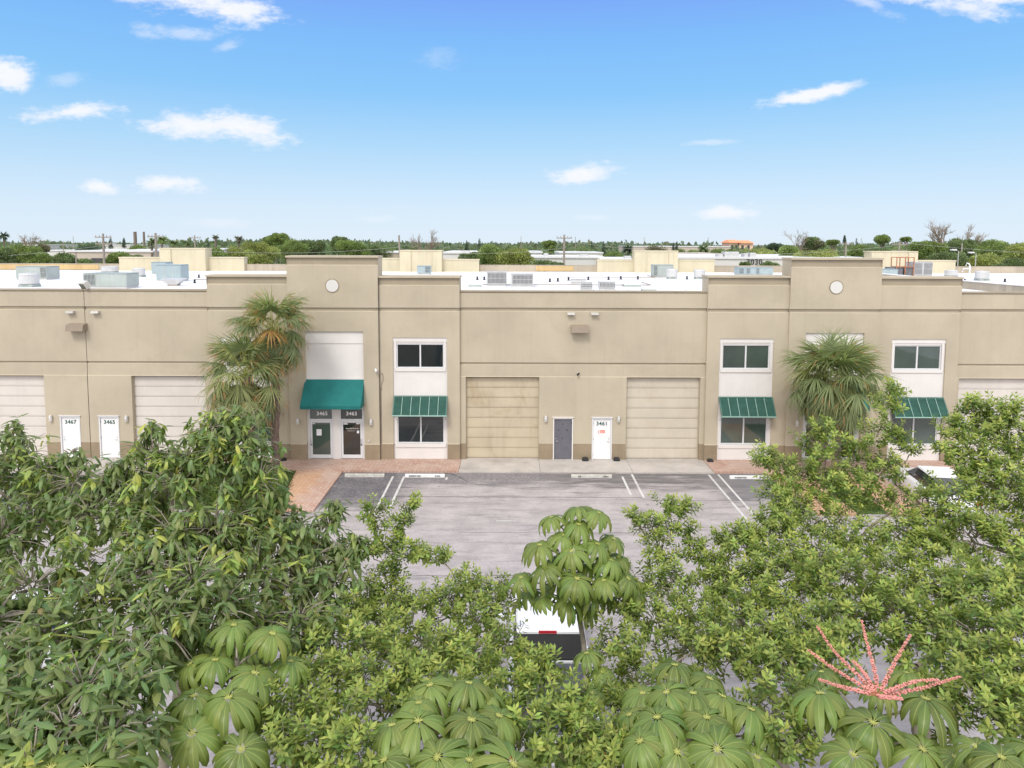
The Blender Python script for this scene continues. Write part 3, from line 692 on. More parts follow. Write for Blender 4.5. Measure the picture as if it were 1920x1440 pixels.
def unit(px0, px1, py, hpx, d, label, m, grille=None, m2=None, kind='box'):
    a, c = rspot(px0, py), rspot(px1, py); y = a.y; s = FPX/y; h = hpx/s; x0, x1 = a.x, c.x
    t_ = wthing('rooftop_unit', ((x0+x1)/2, y, RZ), label, 'rooftop unit', 'air conditioning units on the white roof')
    b = MB(); b.box(x0+.04, x1-.04, y+.04, y+d-.04, RZ, RZ+.14); b.build('support_curb', M['acwhite'], t_)
    b = MB(); b.bbox(x0, x1, y, y+d, RZ+.14, RZ+h, .03); b.build('cabinet', m, t_)
    b = MB(); b.box(x0-.02, x1+.02, y-.02, y+d+.02, RZ+h, RZ+h+.03); b.build('lid', m, t_)
    n = 3
    b = MB()
    for k in range(1, n): xx = x0+(x1-x0)*k/n; b.box(xx-.012, xx+.012, y-.008, y+.004, RZ+.2, RZ+h-.04)
    b.build('panel_seam', M['lampshade'], t_)
    for gx0, gx1 in (grille or []):
        g0, g1 = x0+(x1-x0)*gx0, x0+(x1-x0)*gx1
        b = MB(); b.box(g0+.03, g1-.03, y-.012, y-.002, RZ+.22, RZ+h-.06)
        gr = b.build('coil', M['acdark'], t_)
        b = MB(); nn = max(4, int((g1-g0)/.09))
        for k in range(nn+1): xx = g0+.03+(g1-g0-.06)*k/nn; b.box(xx-.012, xx+.012, y-.03, y-.014, RZ+.2, RZ+h-.05)
        for zz in (RZ+.21, RZ+.14+(h-.14)*.5, RZ+h-.06): b.box(g0+.02, g1-.02, y-.034, y-.016, zz-.012, zz+.012)
        b.build('grille', m, gr)
    return t_, x0, x1, y, h
unit(30, 90, 525, 25, 1.6, 'pale green cabinet unit with a dark louvred right end, far left of the roof', M['acgrey'], [(.80, 1)])
unit(157, 240, 541, 28, 1.5, 'widest pale green cabinet with grey louvres at its left, close to the front parapet', M['acgrey'], [(0, .28)])
unit(284, 312, 515, 23, 1.4, 'dark teal unit standing behind the pale blue one', M['acblue'])
unit(293, 341, 528, 31, 1.3, 'tall pale blue and green cabinet unit in front of the left cream wall', M['acblue'])
unit(319, 349, 508, 17, .9, 'grey louvred condenser against the foot of the left cream wall', M['acwhite'], [(0, .65)])
unit(912, 950, 537, 27, .8, 'grey condenser with upright bars, left one of the pair near the front parapet', M['acwhite'], [(.05, .98)])
unit(958, 1000, 538, 24, .8, 'grey condenser with faint coloured glints, right one of the pair near the front parapet', M['acwhite'], [(.05, .98)])
unit(1071, 1099, 533, 9, .7, 'low white duct box left of the small dark condensers', M['acwhite'])
unit(1088, 1111, 545, 15, .5, 'small dark-faced condenser right by the parapet, the left and lower of two', M['acwhite'], [(.02, .98)])
unit(1123, 1154, 544, 15, .5, 'small dark-faced condenser right by the parapet, the right and wider of two', M['acwhite'], [(.02, .98)])
unit(1225, 1262, 521, 24, 1.2, 'green-grey unit below the middle cream tower back', M['acgrey'], [(.0, .2)])
unit(1385, 1448, 517, 15, 1.4, 'long pale blue unit with dark openings, seen over the right-hand bay parapet', M['acblue'], [(.0, .15), (.22, .34), (.5, .6)])
unit(1646, 1682, 520, 15, 1.2, 'low pale blue box unit right of the right-hand tower', M['acblue'])
unit(1713, 1747, 519, 27, 1.4, 'big grey unit with a white framed opening beside the rusty frame', M['acwhite'], [(0, .45), (.5, .98)])
unit(750+32, 807, 515, 16, 1.0, 'dark blue-grey unit under the cream tower back behind door 3463', M['acblue'], [(.6, 1)])
# rusty frame with dark condensers
a, c = rspot(1674, 519), rspot(1711, 519); y = a.y
t_ = wthing('equipment_frame', ((a.x+c.x)/2, y, RZ), 'rust-red steel frame holding dark condensers on the right of the roof', 'frame')
b = MB()
for xx in (a.x+.3, (a.x+c.x)/2+.15, c.x): 
    for yy in (y, y+.9): b.tube([(xx, yy, RZ), (xx, yy, RZ+1.75)], .045, 6)
for yy in (y, y+.9): b.tube([(a.x+.3, yy, RZ+1.75), (c.x, yy, RZ+1.75)], .04, 6); b.tube([(a.x+.3, yy, RZ+.9), (c.x, yy, RZ+.9)], .04, 6)
b.build('steel_frame', M['rust'], t_)
for xa, xb in ((a.x-.35, a.x+.3), (a.x+.4, a.x+.95), (a.x+1.15, a.x+1.9)):
    b = MB(); b.bbox(xa, xb, y+.1, y+.8, RZ+.1, RZ+.88, .03); b.build('condenser', M['acdark'], t_)
# vents, hatches, pipes
def vent(px, py, label, h=.28):
    g = rspot(px, py); b = MB(); b.tube([(g.x, g.y, RZ), (g.x, g.y, RZ+h)], .075, 8); b.tube([(g.x, g.y, RZ), (g.x, g.y, RZ+.06)], [.16, .08], 8)
    tag(b.build('roof_vent', M['black']), label, 'vent pipe', 'short black vent pipes dotted over the roof')
VL = ['black vent pipe just right of the tall pale blue unit', 'farther black vent pipe right of the tapered duct hood', 'nearest black vent pipe right of the tapered duct hood',
 'black vent pipe at left of two beside the left barred condenser', 'black vent pipe touching the left barred condenser', 'farther black vent pipe of a close pair right of the barred condensers', 'left black vent pipe of a close pair right of the barred condensers',
 'black vent pipe just left of the white duct box', 'black vent pipe behind the small dark condensers, leftmost', 'black vent pipe behind the wider small condenser', 'black vent pipe above the domed skylight at its left', 'black vent pipe above the domed skylight at its right', 'black vent pipe between the two right-hand drum fans', 'black vent pipe at the foot of the gooseneck pipe', 'black vent pipe right of the drum fan beyond the fire wall']
for i, (px, py) in enumerate(((351, 519), (373, 521), (365, 531), (895, 525), (908, 525), (1046, 528), (1031, 529), (1066, 526), (1103, 525), (1141, 525), (1164, 524), (1196, 524), (1288, 524), (1809, 527), (1884, 529))):
    vent(px, py, VL[i])
def skylight(px, py, wpx, label):
    g = rspot(px, py); s = FPX/g.y; r = wpx/2/s; b = MB(); N = 10
    b.box(g.x-r, g.x+r, g.y, g.y+2*r*.8, RZ, RZ+.16)
    o = b.build('skylight', M['acgrey']); tag(o, label, 'skylight')
    b = MB()
    for i in range(5):
        z0 = RZ+.16+.16*math.sin(i/5*math.pi/2); z1 = RZ+.16+.16*math.sin((i+1)/5*math.pi/2); k0, k1 = math.cos(i/5*math.pi/2)*.95, math.cos((i+1)/5*math.pi/2)*.95
        cx, cy = g.x, g.y+r*.8
        R0 = [(cx+sx*r*k0, cy+sy*r*.8*k0, z0) for sx, sy in ((-1, -1), (1, -1), (1, 1), (-1, 1))]; R1 = [(cx+sx*r*k1, cy+sy*r*.8*k1, z1) for sx, sy in ((-1, -1), (1, -1), (1, 1), (-1, 1))]
        b.add(R0+R1, [(j, (j+1) % 4, 4+(j+1) % 4, 4+j) for j in range(4)])
    b.build('dome', M['roof'], o)
skylight(1186, 538, 32, 'low domed skylight right of the small condensers'); skylight(1218, 547, 26, 'barely showing white skylight dome just behind the front parapet'); skylight(890, 538, 24, 'low skylight left of the barred condensers')
# satellite-like tilted panel in front of the pale blue unit
g = rspot(323, 536); t_ = wthing('roof_duct', g, 'tapered grey duct hood in front of the tall pale blue unit', 'duct hood')
b = MB(); b.add([(g.x-.3, g.y, RZ+.08), (g.x+.3, g.y, RZ+.08), (g.x+.3, g.y+.5, RZ+.08), (g.x-.3, g.y+.5, RZ+.08), (g.x-.8, g.y-.1, RZ+.42), (g.x+.75, g.y-.1, RZ+.42), (g.x+.75, g.y+.7, RZ+.5), (g.x-.8, g.y+.7, RZ+.5)], [(0, 1, 5, 4), (1, 2, 6, 5), (2, 3, 7, 6), (3, 0, 4, 7), (4, 5, 6, 7)]); b.build('hood', M['acwhite'], t_)
b = MB(); b.box(g.x-.32, g.x+.32, g.y, g.y+.5, RZ, RZ+.08); b.build('base_curb', M['ventbox'], t_)
# gooseneck pipes
g = rspot(1817, 527)
t_ = wthing('gooseneck_pipe', g, 'white gooseneck conduit pipe standing up from the roof beyond the fire wall', 'pipe')
b = MB(); b.tube([(g.x, g.y, RZ), (g.x, g.y, RZ+1.25), (g.x-.08, g.y, RZ+1.4), (g.x-.25, g.y, RZ+1.45), (g.x-.33, g.y, RZ+1.25)], .055, 8); b.build('tall_pipe', M['frame'], t_)
b = MB(); b.tube([(g.x, g.y-.02, RZ+1.0), (g.x-.55, g.y-.02, RZ+1.0), (g.x-.62, g.y-.02, RZ+.75)], .045, 8); b.build('side_pipe', M['frame'], t_)
# flood lamp on the parapet
q = P(156, 531, 33.9); t_ = wthing('flood_light', (q.x, 34.1, 8.55), 'grey box floodlight on the parapet over the wall joint at left', 'floodlight')
b = MB(); b.tube([(q.x+.15, 34.1, 8.5), (q.x+.15, 34.05, 8.68)], .03, 6); b.build('bracket', M['acwhite'], t_)
R = Matrix.Translation((q.x, 34.0, 8.74)) @ Matrix.Rotation(-.6, 4, 'Z') @ Matrix.Rotation(.55, 4, 'X')
b = MB(); b.box(-.28, .28, -.12, .14, -.17, .17, 0, R); b.build('lamp_housing', M['lampshade'], t_)
b = MB(); b.box(-.22, .22, -.135, -.12, -.13, .13, 0, R); b.build('lens', M['glassgreen'], t_)

# ================================================================== VEHICLES
def wheels(t_, xs, ys, r, w_, M_):
    for x in xs:
        for y in ys:
            b = MB(); sx = 1 if x > 0 else -1
            b.tube([(x-sx*w_, y, r), (x-sx*.02, y, r), (x, y, r)], [r, r, r*.93], 24); wh = b.build('wheel', M['rubber'], t_); wh.matrix_parent_inverse = M_
            b = MB(); b.tube([(x-.001*sx, y, r), (x+.012*sx, y, r)], [r*.62, r*.55], 20); q = b.build('rim', M['chrome'], wh)
def loft(b, secs, m=0):       # secs: list of (y, [(x,z)...]) closed rings with equal counts
    n = len(secs[0][1]); vs = [(x, y, z) for y, r in secs for x, z in r]; fs = []
    for i in range(len(secs)-1):
        for k in range(n): fs.append((i*n+k, i*n+(k+1) % n, (i+1)*n+(k+1) % n, (i+1)*n+k))
    fs.append(tuple(range(n-1, -1, -1))); fs.append(tuple((len(secs)-1)*n+k for k in range(n)))
    b.add(vs, fs, m)
def ring(hw, z0, z1, r=.12, th=0):
    return [(-hw+r*.5, z0), (hw-r*.5, z0), (hw, z0+r*.6), (hw-.01, (z0+z1)/2), (hw-.04-th, z1-r), (hw-r-th, z1), (-hw+r+th, z1), (-hw+.04+th, z1-r), (-hw+.01, (z0+z1)/2), (-hw, z0+r*.6)]
I4 = Matrix.Identity(4)
def car(loc, rz, paint, label, suv=False):
    t_ = tag(empty('parked_car', loc, rz), label, 'car')
    H = 1.05 if suv else .92; T = 1.75 if suv else 1.45
    b = MB(); loft(b, [(-2.3, ring(.75, .35, .72)), (-2.22, ring(.86, .25, .88)), (-1.4, ring(.91, .2, H)), (1.0, ring(.91, .2, H)), (1.5, ring(.9, .22, H-.05)), (2.15, ring(.82, .25, .78)), (2.3, ring(.7, .35, .62))]); bd = b.build('body', paint, t_, True)
    b = MB(); loft(b, [(-2.0 if suv else -1.7, ring(.76, H-.08, H, .06)), (-1.75 if suv else -1.1, ring(.74, H-.1, T-.06, .1, .12)), (-.9, ring(.74, H-.1, T, .1, .12)), (.2, ring(.74, H-.1, T, .1, .12)), (1.05, ring(.78, H-.1, H, .06))]); b.build('cabin_glass', M['glass'], t_)
    b = MB(); loft(b, [(-1.7 if suv else -1.12, ring(.64, T-.05, T+.005, .02)), (-.9, ring(.65, T-.04, T+.03, .03)), (.2, ring(.65, T-.04, T+.02, .03)), (.3, ring(.62, T-.08, T-.04, .02))]); b.build('roof', paint, t_)
    for sx in (-1, 1):
        b = MB(); b.box(sx*.62-.12, sx*.62+.12, 2.2, 2.27, .6, .72); b.build('headlight', M['frame'], t_)
        b = MB(); b.box(sx*.66-.12, sx*.66+.12, -2.29, -2.24, .72, .85); b.build('tail_light', M['red'], t_)
        b = MB(); b.box(sx*.92-.09*(sx < 0)-.0, sx*.92+.09*(sx > 0)+.0, .62, .8, H-.02, H+.12); b.build('mirror', paint, t_)
    wheels(t_, (-.9, .9), (-1.4, 1.42), .33, .2, I4)
    return t_
car((17.9, 28.6, 0), math.radians(-8), M['carwhite'], 'white parked car glimpsed through the small-leaved tree at right')
car((-18.9, 27.2, 0), math.radians(4), M['cargrey'], 'grey parked car mostly hidden behind the left-hand trees')
car((-13.5, 17.5, 0), math.radians(85), M['carwhite'], 'white parked car, only specks of it seen through the lower left trees')
def pickup(loc, rz):
    t_ = tag(empty('pickup_truck', loc, rz), 'white pickup truck with black rear window parked behind the umbrella tree', 'truck')
    w_ = .98
    b = MB(); loft(b, [(-2.9, ring(.93, .5, 1.18, .06)), (-.35, ring(w_, .42, 1.2, .06)), (-.33, ring(w_, .35, 1.22, .1)), (1.9, ring(w_, .35, 1.22, .1)), (2.9, ring(.95, .4, 1.12, .14)), (3.05, ring(.85, .5, .95, .14))]); b.build('body', M['carwhite'], t_)
    b = MB(); loft(b, [(-.42, ring(.86, 1.18, 1.28, .04, .0)), (-.16, ring(.86, 1.18, 1.83, .08, .10)), (1.35, ring(.86, 1.18, 1.83, .08, .10)), (2.1, ring(.88, 1.18, 1.24, .04))]); b.build('cab_glass', M['black'], t_)
    b = MB(); loft(b, [(-.22, ring(.74, 1.76, 1.81, .02)), (-.14, ring(.79, 1.74, 1.87, .05)), (.6, ring(.80, 1.75, 1.91, .05)), (1.32, ring(.79, 1.74, 1.87, .05)), (1.45, ring(.76, 1.72, 1.80, .02))])
    for sx in (-1, 1):
        b.box(sx*.83-.05, sx*.83+.05, -.38, -.26, 1.2, 1.5); b.box(sx*.84-.03, sx*.84+.03, .5, .62, 1.2, 1.78)
    b.build('cab_roof', M['carwhite'], t_)
    for sx in (-.7, .7):
        b = MB(); b.box(sx-.01, sx+.01, -.1, 1.2, 1.862, 1.885); b.build('roof_channel', M['black'], t_)
    b = MB(); b.box(-.27, .15, -.235, -.205, 1.775, 1.835); b.build('brake_light', M['red'], t_)
    b = MB(); b.box(-.83, .83, -2.82, -.50, 1.19, 1.215); b.build('bed_cover', M['tonneau'], t_)
    b = MB(); b.box(-.92, .92, -.50, -.44, 1.18, 1.25); b.box(-.95, -.85, -2.88, -.5, 1.18, 1.24); b.box(.85, .95, -2.88, -.5, 1.18, 1.24); b.box(-.95, .95, -2.95, -2.86, .6, 1.23); b.build('bed_rail', M['carwhite'], t_)
    b = MB(); b.box(-.93, .93, -3.08, -2.93, .48, .66); b.build('rear_bumper', M['chrome'], t_)
    for sx in (-1, 1):
        b = MB(); b.box(sx*.9-.06, sx*.9+.06, -2.97, -2.93, .8, 1.12); b.build('tail_light', M['red'], t_)
        x0, x1 = sorted((sx*1.02, sx*1.25)); b = MB(); b.bbox(x0, x1, 1.2, 1.32, 1.2, 1.42, .03); b.build('mirror', M['carwhite'], t_)
    wheels(t_, (-.97, .97), (-1.95, 1.95), .39, .24, I4)
pickup((.92, 15.75, 0), 0)

# ================================================================== BEYOND THE WAREHOUSE
def farbuilding(px0, px1, pt, Y, h_bot, label, m, roofm, depth=30, wins=(), name='distant_building', rooftop=()):
    a, c = P(px0, pt, Y), P(px1, pt, Y); z = max(a.z, c.z)
    t_ = wthing(name, ((a.x+c.x)/2, Y, 0), label, 'building')
    b = MB(); b.box(a.x, c.x, Y, Y+depth, 0, z-.3); b.build('wall', m, t_)
    b = MB(); b.box(a.x-.2, c.x+.2, Y-.2, Y+depth, z-.3, z); b.build('roof', roofm, t_)
    for (w0, w1, wt, wb) in wins:
        p0, p1 = P(w0, wt, Y-.15), P(w1, wb, Y-.15); b = MB(); b.box(p0.x, p1.x, Y-.15, Y-.05, p1.z, p0.z); b.build('window', M['farwin'], t_)
    for (w0, w1, wt) in rooftop:
        p0, p1 = P(w0, wt, Y+3), P(w1, wt, Y+3); b = MB(); b.bbox(p0.x, p1.x, Y+3, Y+5, z, max(p0.z, z+.3), .05); b.build('roof_unit', M['acwhite'], t_)
    return t_
farbuilding(66, 132, 469, 190, 0, 'long low white building at far left beyond the trees', M['farwhite'], M['farroof'], 40)
farbuilding(126, 286, 470, 130, 0, 'long beige building with a dark window bay behind the roof at left', M['farbeige'], M['farroof'], 40, [(171, 193, 484, 493)])
farbuilding(198, 244, 459, 260, 0, 'small white building on the horizon right of the left-hand pole', M['farwhite'], M['farroof'], 30, rooftop=((205, 212, 456),))
farbuilding(44, 75, 459, 330, 0, 'tiny white building on the skyline at far left', M['farwhite'], M['farroof'], 30)
farbuilding(385, 420, 466, 160, 0, 'white flat building behind the left cream tower back', M['farwhite'], M['farroof'], 30)
farbuilding(704, 748, 472, 150, 0, 'white building with a stained wall behind the middle cream tower', M['parapet'], M['farroof'], 20)
farbuilding(826, 890, 473, 140, 0, 'white pitched-looking roof right of the middle cream tower', M['farwhite'], M['farroof'], 30, rooftop=((864, 880, 471),))
farbuilding(986, 1130, 481, 115, 0, 'long white warehouse with a dark unit on its roof, middle distance', M['farwhite'], M['farroof'], 14, [], rooftop=((1020, 1028, 475), (1088, 1103, 478)))
farbuilding(985, 1016, 472, 140, 0, 'white block behind the long white warehouse', M['farwhite'], M['farroof'], 20)
farbuilding(1050, 1130, 473, 170, 0, 'thin white roof beyond the utility pole', M['farwhite'], M['farroof'], 20)
farbuilding(1128, 1190, 485, 112, 0, 'white building wall seen over the cream bay back', M['farwhite'], M['farroof'], 14, rooftop=((1172, 1184, 480),))
t3 = farbuilding(1270, 1640, 483, 115, 0, 'long white warehouse numbered 3030 behind the roof at right', M['farwhite'], M['farroof'], 34, [], rooftop=((1347, 1356, 476), (1359, 1386, 472), (1396, 1403, 475), (1407, 1418, 474)))
q = P(1414, 490.5, 114.9); text_mesh('3030', 1.25, M['txtk'], t3, (q.x, 114.75, q.z-.1), 'building_number', .02)
farbuilding(1272, 1350, 475, 150, 0, 'low pinkish roof building behind the number 3030 warehouse', M['pinkwall'], M['farbeige'], 14)
farbuilding(1180, 1370, 462, 300, 0, 'long pale low building along the horizon in the middle', M['farbeige'], M['farroof'], 30)
# hotel with orange roofs
Yh = 330; t_ = wthing('distant_hotel', (P(1390, 455, Yh).x, Yh, 0), 'peach building with orange tiled roofs on the skyline', 'building')
for (x0, x1, zt, zb) in ((1368, 1386, 455, 480), (1384, 1412, 456, 480)):
    a, c = P(x0, zt, Yh), P(x1, zt, Yh); b = MB(); b.box(a.x, c.x, Yh, Yh+12, 0, a.z); b.build('wall', M['pinkwall'], t_)
    b = MB(); z1 = a.z; b.add([(a.x-.6, Yh-1, z1), (c.x+.6, Yh-1, z1), (c.x+.6, Yh+13, z1), (a.x-.6, Yh+13, z1), (a.x+.6, Yh+5, z1+1.4), (c.x-.6, Yh+5, z1+1.4), (c.x-.6, Yh+7, z1+1.4), (a.x+.6, Yh+7, z1+1.4)], [(0, 1, 5, 4), (1, 2, 6, 5), (2, 3, 7, 6), (3, 0, 4, 7), (4, 5, 6, 7), (0, 3, 2, 1)]); b.build('roof', M['orangeroof'], t_)
    for k in range(2):
        xx = a.x+(c.x-a.x)*(.3+.4*k); b = MB(); b.box(xx-.6, xx+.6, Yh-.1, Yh+.0, z1-3.2, z1-1); b.build('window', M['farwin'], t_)
# poles
def pole(px, pt, Y, label, arms=1, r=.14, m='wood', dx=0):
    p = P(px, pt, Y); t_ = wthing('utility_pole', (p.x, Y, 0), label, 'utility pole')
    b = MB(); b.tube([(p.x+dx, Y, 0), (p.x, Y, p.z)], [r*1.2, r*.8], 8); b.build('pole', M[m], t_)
    for k in range(arms):
        b = MB(); z = p.z-.5-.9*k; b.box(p.x-1.1, p.x+1.1, Y-.08, Y+.08, z-.07, z+.07)
        for q in (-1, -.5, .5, 1): b.tube([(p.x+q, Y, z+.07), (p.x+q, Y, z+.27)], .05, 6)
        b.build('crossarm', M[m], t_)
    return p
pa = pole(193, 438, 95, 'tall grey utility pole with insulators at left beyond the roof', 2, .17)
pb = pole(291.5, 437, 95, 'utility pole rising behind the left edge of the cream tower back', 1, .19)
pc = pole(365, 441, 130, 'thinner utility pole left of the fan palms', 1)
pd = pole(748, 441, 105, 'leaning grey utility pole left of the bare brown tree', 0, .17, 'wood', .4)
pe = pole(1058, 440, 100, 'utility pole with a small bracket right of the middle trees', 1, .17)
for px, pt, Y, lab in ((977, 443, 190, 'slim pole left of the round-topped tree in the middle'), (1079, 444, 200, 'slim pole just right of the bracketed pole'), (1208, 445, 220, 'slim pole above the middle of the right rooftops'), (1328, 445, 220, 'slim pole left of the orange-roofed building'),
                       (137, 443, 210, 'slim pole over the far left white building'), (118, 452, 150, 'short slim pole over the beige building'), (1837, 447, 220, 'slim pole at far right above the trees'), (1615, 447, 200, 'slim pole right of the dark cypress'), (563/1+0, 452, 210, 'slim pole sunk in the trees left of the tower'), (142, 472, 85, 'small light pole in front of the beige building')):
    pole(px, pt, Y, lab, 0, .09)
pf = pole(1587, 452, 120, 'crossarm pole in front of the dark cypress', 1, .12); pg = pole(1687, 452, 100, 'short pole with crossarms over the right cream tower back', 2, .15); ph = pole(1804, 456, 105, 'grey pole among the trees at far right', 0, .12)
for px, pt, lab in ((269.5, 434.5, 'dark slender stack, thicker one of two at left'), (252.5+17, 0, None), (253, 434.5, None)):
    if lab is None: continue
    p = P(px, pt, 230); b = MB(); b.tube([(p.x, 230, 0), (p.x, 230, p.z)], [.5, .32], 10); tag(b.build('chimney_stack', M['barkd']), 'dark slender stack on the skyline, right one of two', 'chimney')
p = P(253, 434.5, 230); b = MB(); b.tube([(p.x, 230, 0), (p.x, 230, p.z)], [.6, .5], 10); tag(b.build('chimney_stack', M['barkd']), 'dark stack on the skyline, the left and thicker of two', 'chimney')
def wire(p, q, label, sag=.6, r=.018, dz=0):
    b = MB(); pts = []
    for i in range(17):
        s = i/16; v = Vector(p).lerp(Vector(q), s); v.z += dz-sag*4*s*(1-s); pts.append(v)
    b.tube(pts, r, 3, cap=False); tag(b.build('power_line', M['acwhite']), label, 'power line', 'power lines beyond the roof')
wire(P(-200, 462, 95), pa, 'wire running left from the tall grey utility pole', dz=-1.6)
wire((pa.x, 95, pa.z-1.6), (pb.x, 95, pb.z-1.6), 'wire between the two utility poles at left')
wire((pb.x, 95, pb.z-2.0), (pd.x, 105, pd.z-1.8), 'wire from the pole at the left cream tower to the leaning pole', .8)
wire((pd.x, 105, pd.z-2.0), (pe.x, 100, pe.z-1.9), 'wire from the leaning pole to the bracketed pole', .8)
wire((pe.x, 100, pe.z-.9), (pg.x, 100, pg.z-.6), 'long wire from the bracketed pole to the crossarm pole at right', 1.6, .015)
wire((pg.x, 100, pg.z-.2), P(2050, 478, 95), 'wire running right from the crossarm pole', .3)
for px, py, lab in ((1790, 469, 'left street light head above the far right trees'), (1823, 474, 'right street light head above the far right trees')):
    p = P(px, py, 90); t_ = wthing('street_light', (p.x, 90, 0), lab, 'street light'); b = MB(); b.tube([(p.x+.5, 90, 0), (p.x+.5, 90, p.z-.1), (p.x, 90, p.z)], .05, 6); b.build('post', M['acwhite'], t_)
    b = MB(); b.bbox(p.x-.5, p.x+.2, 89.8, 90.2, p.z-.05, p.z+.12, .03); b.build('lamp_head', M['frame'], t_)

# ================================================================== VEGETATION
rng = np.random.default_rng(11)
def unit_(a): return a/np.maximum(np.linalg.norm(a, axis=1, keepdims=True), 1e-9)
class LF:
    def __init__(s): s.v = []; s.f = []; s.c = []; s.n = 0
    def leaves(s, base, d, up, L, W, bend, col, st=(0, .5, 1), pr=(0, 1, 0), fold=.25):
        base = np.asarray(base, float); N = len(base)
        if N == 0: return
        d = unit_(np.asarray(d, float)); side = unit_(np.cross(d, up)+1e-6); n = np.cross(side, d)
        L = np.broadcast_to(L, (N,)).astype(float); W = np.broadcast_to(W, (N,)).astype(float); bend = np.broadcast_to(bend, (N,)).astype(float)+1e-4
        col = np.broadcast_to(col, (N, 3)).astype(float)
        V = []; C = []; rows = []; k = 0
        for t_, w_ in zip(st, pr):
            bt = bend*t_
            p = base+(L/bend)[:, None]*(np.sin(bt)[:, None]*d-(1-np.cos(bt))[:, None]*n)
            ln = n*np.cos(bt)[:, None]+d*np.sin(bt)[:, None]
            if w_ == 0:
                V.append(p); C.append(np.c_[col, np.ones(N)]); rows.append((k,)); k += 1
            else:
                e = side*(W*w_*.5)[:, None]; dn = ln*(W*w_*fold)[:, None]
                V += [p-e-dn, p, p+e-dn]; ce = np.c_[col, np.zeros(N)]; C += [ce, np.c_[col, np.ones(N)], ce]; rows.append((k, k+1, k+2)); k += 3
        F = []
        for a, b in zip(rows[:-1], rows[1:]):
            if len(a) == 1 and len(b) == 3: F += [(a[0], b[1], b[0]), (a[0], b[2], b[1])]
            elif len(a) == 3 and len(b) == 3: F += [(a[0], a[1], b[1]), (a[0], b[1], b[0]), (a[1], a[2], b[2]), (a[1], b[2], b[1])]
            elif len(a) == 3: F += [(a[0], a[1], b[0]), (a[1], a[2], b[0])]
        V = np.stack(V, 1).reshape(-1, 3); C = np.stack(C, 1).reshape(-1, 4)
        F = (np.array(F)[None]+(np.arange(N)*k)[:, None, None]).reshape(-1, 3)+s.n
        s.v.append(V); s.c.append(C); s.f.append(F); s.n += len(V)
    def build(s, name, m, parent=None):
        V = np.concatenate(s.v); F = np.concatenate(s.f); C = np.concatenate(s.c)
        me = bpy.data.meshes.new(name); me.vertices.add(len(V)); me.vertices.foreach_set('co', V.ravel().astype(np.float32))
        me.loops.add(F.size); me.loops.foreach_set('vertex_index', F.ravel().astype(np.int32))
        me.polygons.add(len(F)); me.polygons.foreach_set('loop_start', np.arange(0, F.size, 3, dtype=np.int32)); me.polygons.foreach_set('loop_total', np.full(len(F), 3, np.int32))
        ca = me.color_attributes.new('Col', 'FLOAT_COLOR', 'POINT'); ca.data.foreach_set('color', C.ravel().astype(np.float32))
        me.update(); me.validate(); me.materials.append(m)
        o = bpy.data.objects.new(name, me); COL.objects.link(o); setpar(o, parent); return o
def rdir(N, zb=0.0):
    a = rng.normal(size=(N, 3)); a[:, 2] += zb; return unit_(a)
def lobe_tips(c, r, n, flat=.85):
    d = rdir(n, .25); rr = r*rng.uniform(.08, 1, n)**.38; rr *= 1+.34*np.sin(d[:, 0]*5+c[0]*3)*np.cos(d[:, 2]*5+c[1])
    p = np.array(c)+d*rr[:, None]*np.array([1, 1, flat]); return p, d
UP = np.array([0, 0, 1.0])
def jit(col, n, s=.2, hue=.08):
    k = np.clip(1+rng.normal(0, s, (n, 1)), .55, 1.5); h = np.clip(rng.normal(0, hue, (n, 1)), -.15, .15); c = np.array(col)*k; c[:, :1] *= 1+h*1.5; return np.clip(c, .01, .6)
def limb(b, p0, p1, r0, r1, n=6, wob=.12, sag=.1):
    p0 = Vector(p0); p1 = Vector(p1); L = (p1-p0).length; pts = []; k = max(4, int(L/.45)); ph = random.uniform(0, 6)
    for i in range(k+1):
        s = i/k; v = p0.lerp(p1, s); e = math.sin(s*math.pi)
        v += Vector((math.sin(ph+s*5)*wob*e, math.cos(ph*1.3+s*4)*wob*e, -sag*L*e*.5)); pts.append(v)
    b.tube(pts, [r0+(r1-r0)*i/k for i in range(k+1)], n, cap=False)
    return pts
